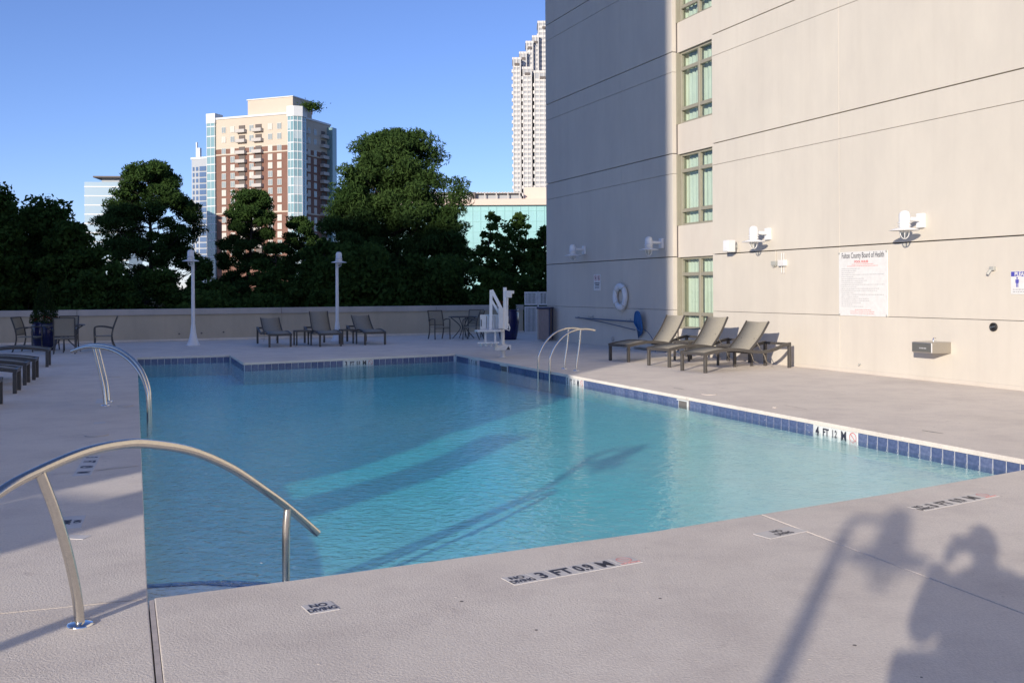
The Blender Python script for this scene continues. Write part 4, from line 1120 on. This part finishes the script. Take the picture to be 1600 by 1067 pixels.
# ------------------------------------------------------------------ the photographer (behind the camera; the picture shows the shadow)
def skin_body(name, verts, edges, radii, m, parent, sub=2, root=0):
    me = bpy.data.meshes.new(name); me.from_pydata(verts, edges, []); o = new_obj(name, me, None, parent)
    sk = o.modifiers.new('skin', 'SKIN'); sd = o.modifiers.new('sub', 'SUBSURF'); sd.levels = sub; sd.render_levels = sub
    for i, v in enumerate(me.skin_vertices[0].data):
        r_ = radii[i]; v.radius = r_ if isinstance(r_, tuple) else (r_, r_); v.use_root = (i == root)
    dg = bpy.context.evaluated_depsgraph_get(); dg.update()
    m2 = bpy.data.meshes.new_from_object(o.evaluated_get(dg)); o.modifiers.clear(); o.data = m2; m2.materials.clear(); m2.materials.append(m)
    for p_ in m2.polygons: p_.use_smooth = True
    return o
ph = thing('person', 'person in a grey jacket standing behind the view, raising a camera to the eye', 'person', (.03, -.26, 0), 0)
bv = [(0, 0, .92), (0, 0, 1.12), (0, .01, 1.28), (0, .01, 1.42), (0, .02, 1.50), (0, .04, 1.60),                # 0-5 pelvis..head base
      (-.11, 0, .92), (-.12, .01, .50), (-.12, -.02, .09), (-.12, .12, .04),                              # left leg 6-9
      (.11, 0, .92), (.12, .01, .50), (.12, -.02, .09), (.12, .12, .04),                                  # right leg 10-13
      (-.19, .01, 1.40), (-.33, .08, 1.20), (-.17, .19, 1.49),                                            # left arm 14-16
      (.19, .01, 1.40), (.28, .06, 1.17), (.15, .16, 1.47)]                                               # right arm 17-19
be = [(0, 1), (1, 2), (2, 3), (3, 4), (4, 5), (0, 6), (6, 7), (7, 8), (8, 9), (0, 10), (10, 11), (11, 12), (12, 13), (3, 14), (14, 15), (15, 16), (3, 17), (17, 18), (18, 19)]
brd = [(.36, .18), (.30, .15), (.19, .13), (.14, .10), .060, .06, (.15, .13), .075, .05, .042, (.15, .13), .075, .05, .042, .080, .070, .058, .080, .070, .055]
skin_body('body', bv, be, brd, M['cloth'], ph)
hb = MB(); vs = []; A_, B_ = 18, 12
for j in range(B_ + 1):
    th = math.pi * j / B_
    for i in range(A_):
        a = 2 * math.pi * i / A_; x = .075 * math.sin(th) * math.cos(a); y = .095 * math.sin(th) * math.sin(a); z = .118 * math.cos(th)
        if z < -.02: x *= .86; y = y * .86 + .012
        if y > .07 and abs(x) < .02 and -.04 < z < .03: y += .022       # nose
        vs.append((x, y + .05, z + 1.625))
hb.add(vs, [(j * A_ + i, j * A_ + (i + 1) % A_, (j + 1) * A_ + (i + 1) % A_, (j + 1) * A_ + i) for j in range(B_) for i in range(A_)], True)
hb.build('head', M['skin'], ph)
vs = []
for j in range(8):
    th = math.pi * .62 * j / 7
    for i in range(A_):
        a = 2 * math.pi * i / A_; vs.append((.086 * math.sin(th) * math.cos(a), .035 + .105 * math.sin(th) * math.sin(a) - .012 * j / 7, 1.635 + .128 * math.cos(th)))
MB().add(vs, [(j * A_ + i, j * A_ + (i + 1) % A_, (j + 1) * A_ + (i + 1) % A_, (j + 1) * A_ + i) for j in range(7) for i in range(A_) if not (j > 3 and 2 < i < 7)], True).build('hair', M['hair'], ph)
for s in (-1, 1):
    MB().lathe([(.001, -.01), (.012, -.006), (.014, 0), (.012, .006), (.001, .01)], (s * .028, .138, 1.645), 10, axis='y').build('eye', M['white_dull'], ph)
    MB().lathe([(.001, -.008), (.02, -.004), (.026, .004), (.018, .010)], (s * .078, .045, 1.62), 10, axis='x').build('ear', M['skin'], ph)
MB().box((0, .132, 1.567), (.045, .012, .010)).build('mouth', M['red_faint'], ph, bevel=.003)
# hands cupped round the camera
for s in (-1, 1):
    hx = .065 if s > 0 else -.125; hy = .200; hz = 1.57 if s > 0 else 1.545
    palm = [(.14 if s > 0 else -.17, .17, 1.49), (hx + s * .01, hy - .02, hz - .02), (hx, hy, hz)]
    hv = palm[:]; he = [(0, 1), (1, 2)]; hr = [.03, .033, .028]
    for k in range(4):
        b0 = len(hv); zz_ = hz + .030 - .019 * k; ln = (.9, 1, .95, .78)[k]
        hv += [(hx + s * .004, hy + .03 * ln, zz_), (hx - s * .018, hy + .055 * ln, zz_ + .002), (hx - s * .042, hy + .058 * ln, zz_)]
        he += [(2, b0), (b0, b0 + 1), (b0 + 1, b0 + 2)]; hr += [.0095, .0088, .0078]
    b0 = len(hv); hv += [(hx - s * .012, hy - .035, hz - .012), (hx - s * .035, hy - .03, hz - .004)]; he += [(1, b0), (b0, b0 + 1)]; hr += [.011, .009]
    skin_body('hand', hv, he, hr, M['skin'], ph, sub=1)
cb = thing('camera_in_hand', 'black camera held at eye level by the photographer', 'camera', (0, 0, 1.6), 0)
MB().box((-.01, -.085, 0), (.155, .06, .10)).build('camera_body', M['black'], cb, bevel=.01)
MB().lathe([(.033, -.06), (.036, -.03), (.036, -.022)], (0, 0, 0), 20, axis='y', caps=False).build('lens_barrel', M['black'], cb)
t = thing('shoulder_bag', 'dark shoulder bag hanging at the hip of the photographer', 'bag', (-.25, -.27, .985), R(8))
MB().box((0, 0, 0), (.20, .34, .34)).build('bag_body', M['cloth'], t, bevel=.04)
MB().tube(spline([(.06, -.08, .15), (.16, -.05, .36), (.24, .02, .50), (.20, .10, .36), (.06, .10, .15)], 6), .012, 6).build('strap', M['black'], t)

# ------------------------------------------------------------------ the hotel's other wing, unseen behind and left of the camera, sized to shade the far deck
def LQ(q, s): return Vector((s * LX + q * LY, s * LY - q * LX))      # q = across the light, s = along it
wing = thing('hotel_wing', 'unseen cream hotel wing behind the camera on the left, sized to shade the far deck', 'building', (0, 0, 0), 0)
TAN = math.tan(R(SUN_ELEV))
def block(q0, q1, s0, depth, reach, name, m=M['stucco_b'], z0=0.0):
    top = (reach - s0) * TAN
    P = [LQ(q0, s0), LQ(q1, s0), LQ(q1, s0 - depth), LQ(q0, s0 - depth)]
    MB().prism([(p_.x, p_.y) for p_ in P], z0, top).build(name, m, wing)
    return top
tm = block(-14.5, -6.62, -6.0, 8, 76.5, 'tower_block')
block(-6.60, -5.34, -7.5, 4, 5.6, 'terrace_wall')
block(-6.0, -5.36, -8.2, 1.0, 10.7, 'shadow_pier')  # unseen pier, sized to cast the narrow shadow band
for k in range(2):
    for j in range(6):
        q_ = -8.5 - 3.4 * k; P = LQ(q_, -6.0)
        MB().box((P.x, P.y, 2.5 + 3.0 * j), (1.6, .08, 1.7), Matrix.Rotation(math.atan2(-LX, LY), 3, 'Z')).build('window', M['t_win'], wing)

nb_ = thing('far_shade_block', 'added unseen block far behind the camera that shades the left of the terrace', 'building', (0, 0, 0), 0)  # added out of view, placed for the shade it casts on terrace and trees
P = [LQ(-62, -75), LQ(-14.0, -75), LQ(-14.0, -95), LQ(-62, -95)]
MB().prism([(p_.x, p_.y) for p_ in P], -12, (69.5 + 75) * TAN).build('shade_block_body', M['stucco_b'], nb_)
for j in range(9):
    A = (P[0] + P[1]) / 2; MB().box((A.x, A.y, 2 + 3.6 * j), (46, .3, 1.8), Matrix.Rotation(math.atan2(-LX, LY), 3, 'Z')).build('window_band', M['t_win'], nb_)

# ------------------------------------------------------------------ distant buildings
def facade_root(name, label, loc, rz): return thing(name, label, 'building', loc, rz)
# brick and cream apartment tower
ta = facade_root('apartment_tower', 'brick and cream apartment tower with glass corners beyond the trees', (-77, 350, -12), math.atan2(-.36, .93))
ZB = 12.0                                                   # local z = world z + 12
def tz(z): return z + ZB
top = tz(65.0)
MB().box((-18.9, 14.0, tz(54.4) / 2), (31.6, 27.8, tz(54.4))).build('brick_body', M['t_brick'], ta)
MB().box((-18.9, 14.0, (tz(54.4) + top) / 2), (31.7, 27.9, top - tz(54.4))).build('cream_body', M['t_cream'], ta)
for z in (54.2, 51.9, 30.2): MB().box((-18.9, 14.0, tz(z)), (31.9, 28.2, .5)).build('string_course', M['t_cream'], ta)
MB().box((-18.9, 14, top + .35), (32.3, 28.6, .7)).build('cornice', M['t_white'], ta)
MB().box((-13.3, 9.8, top + 3.4), (19.5, 12.5, 7.2)).build('penthouse', M['t_cream'], ta)
MB().box((-13.3, 9.8, top + 7.1), (20.1, 13.1, .35)).build('penthouse_cornice', M['t_white'], ta)
# glass corners
cp = [(-3.1, -.3), (-.6, -.3), (1.4, 1.8), (1.0, 5.2), (-3.1, 5.2)]
MB().prism(cp, 0, top - .6).build('corner_glazing', M['t_glass'], ta)
MB().prism([(-3.4, -.6), (-.5, -.6), (1.8, 1.7), (1.3, 5.5), (-3.4, 5.5)], top - .9, top + 2.8).build('corner_cap', M['t_white'], ta)
MB().box((-36.5, 1.6, (top - 1) / 2), (3.7, 4.4, top - 1)).build('corner_glazing', M['t_glass'], ta)
MB().box((-36.5, 1.6, top + .6), (4.0, 4.7, 3.6)).build('corner_cap', M['t_white'], ta)
MB().box((-1.9, 27.2, (top - 1) / 2), (2.6, 3.0, top - 1)).build('corner_glazing', M['t_glass'], ta)
fz = [61.0, 57.4, 53.2, 50.0, 47.0, 43.9, 40.9, 37.8, 34.7, 31.6, 28.0, 25.0, 22.0, 18.9, 15.9, 12.8]
def corner_bands():
    for z in fz:
        b = MB(); zc = tz(z) + 1.55
        b.prism([(-3.15, -.36), (-.56, -.36), (1.46, 1.78), (1.06, 5.25), (-3.15, 5.25)], zc - .2, zc + .2)
        b.build('floor_band', M['t_white'], ta)
        MB().box((-36.5, 1.6, zc), (3.82, 4.52, .4)).build('floor_band', M['t_white'], ta)
        if rnd.random() < .55:
            zc2 = tz(z)
            MB().prism([(-3.12, -.33), (-1.9, -.33), (-1.9, .5), (-3.12, .5)], zc2 - 1.3, zc2 + 1.3).build('pale_glass', M['t_glass_b'], ta)
        if rnd.random() < .5:
            MB().prism([(-.55, -.30), (1.44, 1.76), (1.30, 1.86), (-.70, -.2)], tz(z) - 1.3, tz(z) + 1.3).build('pale_glass', M['t_glass_b'], ta)
    for x, y in ((-3.1, -.4), (-1.85, -.4), (-.58, -.38), (.4, .62), (1.45, 1.8), (1.28, 3.5)):
        MB().box((x, y, top / 2), (.16, .16, top - 1.2)).build('mullion', M['t_white'], ta)
    for x in (-38.3, -36.5, -34.8): MB().box((x, -.62, top / 2), (.16, .12, top - 1.2)).build('mullion', M['t_white'], ta)
corner_bands()
wf = MB().box((0, -.06, 0), (1.9, .14, 2.3)).mesh('window', M['t_winframe'])
wpn = [MB().box((s_ * .44, -.15, 0), (.74, .05, 1.95)).mesh('pane', M['t_win']) for s_ in (-1, 1)]
wpl = [MB().box((s_ * .44, -.15, 0), (.74, .05, 1.95)).mesh('pane', M['t_winframe']) for s_ in (-1, 1)]
def win_at(x, y, z, rz):
    o = new_obj('window', wf, None, ta, (x, y, tz(z)), rz)
    lite = rnd.random() < .45
    for i in (0, 1): new_obj('pane', (wpl if lite else wpn)[i], None, o)
for z in fz:
    for x in (-31.1, -27.2, -18.9, -10.8, -6.9): win_at(x, 0, z, 0)
    for y in (13.2, 17.4): win_at(-3.1, y, z, R(90))
bal_recess = MB().box((0, .05, 0), (2.6, .35, 2.4)).mesh('balcony_door', M['t_dark'])
bal_slab = MB().box((0, -.75, -1.45), (4.0, 1.7, .25)).box((0, -1.55, -.85), (4.0, .10, 1.0)).box((-1.95, -.75, -.85), (.1, 1.5, 1.0)).box((1.95, -.75, -.85), (.1, 1.5, 1.0)).mesh('balcony', M['t_balc'])
for z in fz:
    for x in (-23.0, -15.8):
        o = new_obj('balcony', bal_slab, None, ta, (x, 0, tz(z)), 0); new_obj('balcony_door', bal_recess, None, o, (0, -.1, 0))
    for y in (9.1, 22.9):
        o = new_obj('balcony', bal_slab, None, ta, (-3.1, y, tz(z)), R(90)); new_obj('balcony_door', bal_recess, None, o, (0, -.1, 0))
t = thing('roof_tree', 'small dark tree growing on the roof of the brick tower', 'tree', (-72.2, 355.0, 53.0 + 12.4), 0)
rg = np.random.default_rng(77); a = rg.normal(size=(900, 3)) * np.array([1.9, 1.9, .75]); a[:, 2] += 3.0
leaf_cloud('crown', a, .8, M['broad'], t); MB().tube([(0, 0, 0), (.2, 0, 3)], .2, 6).build('trunk', M['bark'], t)

# stepped stone skyscraper beyond
sk = facade_root('stepped_skyscraper', 'very tall stepped pale stone skyscraper showing at the hotel corner', (0, 700, -12), 0)
def shaft(x0, x1, ztop, y0, ribs, i):
    zt = ztop + 12
    MB().box(((x0 + x1) / 2, y0 + 10, zt / 2), (x1 - x0, 20, zt)).build('shaft', M['t_greyd'], sk)
    b = MB(); z = 10
    while z < zt - 2:
        b.box(((x0 + x1) / 2, y0 - .1, z), (x1 - x0 - 1.6, .5, 1.7)); z += 3.4
    b.build('spandrel_bands', M['t_grey'], sk, kind='stuff')
    k = ribs
    for j in range(k + 1):
        x = x0 + .35 + (x1 - x0 - .7) * j / k
        MB().box((x, y0 - .25, zt / 2 + .8), (.55, .8, zt + 1.6)).build('rib', M['t_grey'], sk)
    b = MB(); z = 14
    while z < zt - 4:
        b.box((x0 - .35, y0 + 1.5, z), (1.0, 2.2, 2.2)); z += 5.2
    b.build('side_bays', M['t_grey'], sk, kind='stuff')
    MB().box(((x0 + x1) / 2, y0 + 10, zt + .8), (x1 - x0 + .8, 20.6, 1.6)).build('parapet', M['t_grey'], sk)
    MB().box(((x0 + x1) / 2, y0 - .7, zt - 3.5), ((x1 - x0) * .55, .5, 1.8)).build('plant_opening', M['t_dark'], sk)
shaft(1.4, 7.2, 166, 0, 2, 0); shaft(8.4, 15.0, 159, -1, 2, 1); shaft(16.6, 34, 156, -2, 5, 2)
shaft(6.4, 11.6, 172, 8, 2, 3); shaft(11.2, 16.4, 181, 13, 2, 4); shaft(16.0, 20.6, 186, 17, 2, 5); shaft(20.2, 34, 198, 22, 4, 6)

# teal mirror-glass block with peach cornice
tb = facade_root('teal_glass_block', 'long low teal glass building with peach cornice behind the trees', (-34, 160, -12), 0)
MB().box((33, 10, 13.7), (48, 20, 27.4)).build('glass_wall', M['teal'], tb)
for k in range(36): MB().box((9.4 + k * 1.3, -.04, 13.6), (.10, .10, 27.2)).build('mullion', M['teal_line'], tb)
for k in range(16): MB().box((33, -.03, 1.0 + k * 1.7), (47.8, .07, .07)).build('transom', M['teal_line'], tb)
MB().box((33, 9.7, 27.9), (48.6, 20.9, 1.0)).build('cornice', M['peach'], tb)
MB().box((40.9, 10, 29.5), (9.6, 14, 2.3)).build('roof_house', M['peach'], tb)
MB().box((22.7, 4, 29.55), (26, 6, .16)).build('trellis_top', M['t_balc'], tb)
for k in range(14): MB().box((10.6 + k * 1.9, 1.05, 28.95), (.18, .2, 1.1)).build('trellis_post', M['t_balc'], tb)
for k in range(52): MB().box((10.0 + k * .5, 4, 29.68), (.12, 6.4, .12)).build('trellis_slat', M['t_grey'], tb)
MB().box((22.7, 3.4, 28.9), (25.6, 3.0, .9)).build('plant_screen', M['t_greyd'], tb)
for x in (12.8, 20.2, 27.6): MB().box((x, 1.2, 29.0), (.9, .9, 1.3)).build('trellis_pier', M['t_dark'], tb)

# grey-blue balcony tower
bb = facade_root('balcony_tower', 'slim grey tower with blue glass strip and rooftop mast left of the brick tower', (-163, 500, -12), math.atan2(-.36, .93))
H1 = 1.6 + (453 - 247) / 1530 * 500 + 12
MB().box((7, 8, H1 / 2), (14.6, 16, H1)).build('tower_body', M['t_bluep'], bb)
for z in range(4, int(H1) - 3, 3):
    MB().box((3.2, -.12, z), (1.3, .25, 1.9)).build('window', M['t_blue'], bb); MB().box((1.0, -.12, z), (1.0, .25, 1.9)).build('window', M['t_blue'], bb)
    MB().box((6.8, -.15, z), (4.0, .3, 2.3)).build('window', M['t_blue'], bb); MB().box((11.4, -.12, z), (1.3, .25, 1.9)).build('window', M['t_blue'], bb)
    MB().box((14.95, 6, z), (1.2, 11, .5)).build('balcony', M['t_bluep'], bb)
MB().box((14.35, 6, H1 / 2), (.2, 12, H1 - 2)).build('side_glazing', M['t_blue'], bb)
MB().box((7, 8, H1 + .5), (15.4, 16.6, 1.0)).build('cornice', M['t_white'], bb)
MB().box((1.4, 2, H1 + 4.5), (.7, .7, 9)).box((3.0, 2, H1 + 3), (1.6, 1.4, 6)).build('mast', M['t_white'], bb)

# pale glass block at far left
lb_ = facade_root('glass_office', 'pale glass office block with a dark roof slab at the far left', (-137.5, 320, -12), .1)
H2 = 1.6 + (453 - 281) / 1530 * 320 + 12
MB().box((5, 8, H2 / 2), (14, 16, H2)).build('glass_body', M['office_glass'], lb_)
for z in range(3, int(H2), 3): MB().box((5, -.03, z), (14.1, .12, .35)).build('floor_band', M['t_white'], lb_)
MB().box((6.5, 5, H2 + 1.6), (11, 12, .5)).build('roof_slab', M['t_dark'], lb_); MB().box((7, 6, H2 + .8), (8, 9, 1.2)).build('plant_room', M['t_bluep'], lb_)

lowb = facade_root('low_parking_block', 'low pale block glimpsed under the trees at left', (-46, 105, -12), .15)
MB().box((9, 5, 5.6), (22, 10, 11.2)).build('block_body', M['t_cream'], lowb)
for z in (2, 5, 8): MB().box((9, -.05, z), (21, .2, 1.1)).build('opening', M['t_dark'], lowb)

# ------------------------------------------------------------------ trees beyond the parapet
GZ = -9.0
def tree_base(x, y): return Vector((x, y, GZ))
def limbs(t, trunk_h, r0, n, rg, spread, z0, ext, lean=(0, 0), mbark=None, up=.25):
    tr = [(0, 0, 0)]
    for i in range(1, 7): f_ = i / 6; tr.append((lean[0] * f_ + rg.normal() * .12, lean[1] * f_ + rg.normal() * .12, trunk_h * f_))
    MB().tube(spline(tr, 3), [r0 * (1 - .82 * i / (6 * 3)) for i in range(6 * 3 + 1)], 8).build('trunk', M['bark'], t)
    tips = []; b = MB()
    for k in range(n):
        f_ = z0 + (1 - z0) * (k + rg.random()) / n; zc = trunk_h * f_; a = k * 2.4 + rg.random()
        L_ = spread(f_) * (0.75 + .35 * rg.random()); bx, by = lean[0] * f_, lean[1] * f_
        e = (bx + L_ * math.cos(a), by + L_ * math.sin(a), zc + L_ * (up + .25 * rg.random()))
        m_ = (bx + L_ * .5 * math.cos(a + .15), by + L_ * .5 * math.sin(a + .15), zc + L_ * .12)
        rb_ = r0 * (.34 * (1 - .6 * f_))
        b.tube(spline([(bx, by, zc), m_, e], 3), [rb_ * (1 - .8 * i / 6) for i in range(7)], 5)
        tips.append((e, m_, L_))
        for _ in range(3):
            q_ = rg.random() * .6 + .35; s = (bx + (e[0] - bx) * q_, by + (e[1] - by) * q_, zc + (e[2] - zc) * q_)
            e2 = (s[0] + rg.normal() * L_ * .22, s[1] + rg.normal() * L_ * .22, s[2] + abs(rg.normal()) * L_ * .16)
            b.tube([s, e2], [rb_ * .35, rb_ * .12], 4); tips.append((e2, s, L_ * .5))
    b.build('limbs', M['bark'], t, kind='stuff')
    return tips
def pine(px, Y, ytop, half_px, label, seed, mt='pine', z0=.42, puff=1.0, dens=1.0, nb=44, shape='round', lowcut=None, halfd=None):
    rg = np.random.default_rng(seed); X = (px - 800) / F * Y
    hgt = H + (453 - ytop) / F * Y - GZ; rad = half_px / F * Y
    t = thing('pine_tree', label, 'tree', (X, Y, GZ), seed, 'pines beyond the parapet')
    def spread(f_):
        u = (f_ - z0) / (1 - z0)
        if shape == 'round': return rad * (math.sqrt(max(0, 1 - max(u, 0) ** 2.4)) * (.86 + .13 * math.sin(u * 15 + seed)) + .03)
        return rad * ((1 - u) ** .8 * .95 + .10)
    tips = limbs(t, hgt * .97, .26, nb, rg, spread, z0, 1.0, (rg.normal() * .3, rg.normal() * .3))
    P = []; S = []
    for e, m_, L_ in tips:
        n_ = int(230 * dens); sr = puff * (.55 + .35 * rg.random()) * (.7 + .3 * min(1, L_ / 2))
        c = rg.normal(size=(n_, 3)); c /= np.linalg.norm(c, axis=1)[:, None]; c *= (rg.random(n_) ** .45)[:, None]
        c *= np.array([sr, sr, sr * .62]); c += np.array(e) + np.array([0, 0, .15]); P.append(c)
    top_c = np.clip(rg.normal(size=(int(500 * dens), 3)), -1.3, 1.3) * np.array([.5, .5, .4]) * puff + np.array([0, 0, hgt - .5]); P.append(top_c)
    P = np.concatenate(P)
    leaf_cloud('crown', P, rg.uniform(.18, .34, len(P)), M[mt], t, aspect=.24, up=.7, seed=seed, kind='stuff')
    return t
def broad(px, Y, ytop, half_px, label, seed, mt='broad', z0=.15, n_=42000, leaf=.26, aspect=.6, clumps=90, name='broadleaf_tree', grp='broadleaf trees beyond the parapet', csize=.2, nb=20, depth=1.0):
    rg = np.random.default_rng(seed); X = (px - 800) / F * Y
    hgt = H + (453 - ytop) / F * Y - GZ; rad = half_px / F * Y
    t = thing(name, label, 'tree', (X, Y, GZ), 0, grp)
    def spread(f_): u = (f_ - z0) / (1 - z0); return rad * (math.sin(math.pi * min(1, .22 + .74 * u)) * .8 + .05)
    limbs(t, hgt * .9, .20, nb, rg, spread, z0, 1.0, (rg.normal() * .4, 0), up=.5)
    cz = (z0 * hgt + hgt) / 2; rz_ = (1 - z0) * hgt / 2
    d = rg.normal(size=(clumps, 3)); d /= np.linalg.norm(d, axis=1)[:, None]; rr = rg.random(clumps) ** .33
    C = d * rr[:, None] * np.array([rad * (1 - csize), rad * (1 - csize) * depth, rz_ * (1 - csize * .6)]); C[:, 2] += cz
    k = n_ // clumps; P = []
    for c in C:
        r_ = rad * csize * rg.uniform(.6, 1.6) * np.array([rg.uniform(.7, 1.4), rg.uniform(.7, 1.4), rg.uniform(.45, .9)])
        q = rg.normal(size=(k, 3)); q /= np.linalg.norm(q, axis=1)[:, None]; q *= (rg.random(k) ** .4 * 1.05)[:, None] * r_
        w_ = c + (rg.normal(size=3) * rad * .12); q += np.outer(rg.random(k), w_ - c); P.append(q + c)
    P = np.concatenate(P)
    leaf_cloud('crown', P, rg.uniform(leaf * .6, leaf * 1.2, len(P)), M[mt], t, aspect=aspect, seed=seed, kind='stuff')
    return t
pine(622, 56, 205, 112, 'large rounded pine in the middle with a sunlit top', 19, 'pine', z0=.46, puff=1.15, dens=1.3, nb=84)
pine(228, 56, 250, 90, 'spreading pine at left with sky gaps between its boughs', 12, 'pine_b', z0=.50, puff=.82, dens=1.2, nb=56)
pine(376, 60, 294, 54, 'narrow dark pine in front of the brick tower', 13, 'pine_b', z0=.50, puff=.7, dens=1.0, nb=50)
pine(462, 62, 334, 42, 'small pine between the brick tower and the large pine', 14, 'pine_b', z0=.40, puff=.65, dens=1.0, nb=44)
pine(540, 54, 285, 60, 'dark pine on the left shoulder of the large pine', 15, 'pine_b', z0=.40, puff=.95, dens=1.3, nb=60)
pine(690, 54, 325, 50, 'lower dark pine on the right shoulder of the large pine', 16, 'pine_b', z0=.35, puff=.9, dens=1.3, nb=54)
broad(-8, 46, 266, 62, 'tall dark tree cut by the left edge of the frame', 27, n_=60000, clumps=230, csize=.24)
broad(62, 49, 284, 70, 'dense dark broadleaf tree second from the left edge', 22, n_=70000, clumps=260, csize=.22)
broad(112, 47, 318, 62, 'lower dark broadleaf tree between two taller ones at left', 21, n_=60000, clumps=230, csize=.22)
broad(160, 45, 380, 58, 'low dark bushy tree in front of the spreading pine', 23, n_=46000, clumps=170, csize=.22)
broad(440, 50, 395, 60, 'low dark tree below the small pine', 28, n_=36000, clumps=150, csize=.22)
broad(560, 46, 352, 92, 'wide low dark tree under the large pine', 24, n_=90000, clumps=320)
broad(664, 47, 372, 86, 'broad low dark tree right of the large pine', 25, n_=80000, clumps=290)
broad(768, 50, 306, 38, 'open leafy tree with thin upright branches in front of the teal block', 31, 'broad_b', n_=15000, clumps=200, leaf=.24, csize=.2, z0=.3)
broad(812, 52, 312, 34, 'thin leafy tree with airy top between two denser trees', 32, 'broad_b', n_=13000, clumps=170, leaf=.24, csize=.2, z0=.3)
broad(848, 48, 312, 32, 'denser green tree next to the hotel corner', 33, 'broad_b', n_=34000, clumps=190, leaf=.24, csize=.22)
broad(765, 45, 408, 66, 'low dark bushy tree behind the dining set', 34, n_=44000, clumps=190)
broad(316, 50, 372, 40, 'slender dark tree left of the narrow pine', 41, n_=26000, clumps=120, csize=.22)
broad(255, 47, 402, 56, 'low dark tree beneath the spreading pine', 42, n_=34000, clumps=150, csize=.22)
broad(428, 52, 352, 42, 'dark rounded tree in front of the foot of the brick tower', 43, n_=34000, clumps=150, csize=.22)
broad(490, 50, 345, 50, 'dark tree filling the gap left of the large pine', 44, n_=46000, clumps=190, csize=.22)
broad(330, 48, 412, 74, 'low dark shrubby tree behind the left lamp post', 35, n_=36000, clumps=170, z0=.05)
# hedge-like undergrowth on the slope behind the parapet
rg = np.random.default_rng(99); n_ = 90000
xs = rg.uniform(-32, 5, n_); top_ = 1.0 + .5 * np.sin(xs * .9) + .35 * np.sin(xs * 2.3 + 1) + .8 * (xs > -2) - .9 * np.exp(-((xs + 19.5) / 3.2) ** 2)
ys = 40.5 + (xs + 15) * .35 + rg.uniform(0, 3, n_); zs_ = top_ - rg.random(n_) ** 1.3 * 9
u = leaf_cloud('undergrowth', np.stack([xs, ys, zs_], 1), rg.uniform(.14, .34, n_), M['broad'], aspect=.6, kind='stuff', seed=5)
u['label'] = 'dark leafy undergrowth right behind the parapet wall'
for o in list(COL.objects):
    if o.type == 'MESH' and len(o.data.vertices) == 0: bpy.data.objects.remove(o)
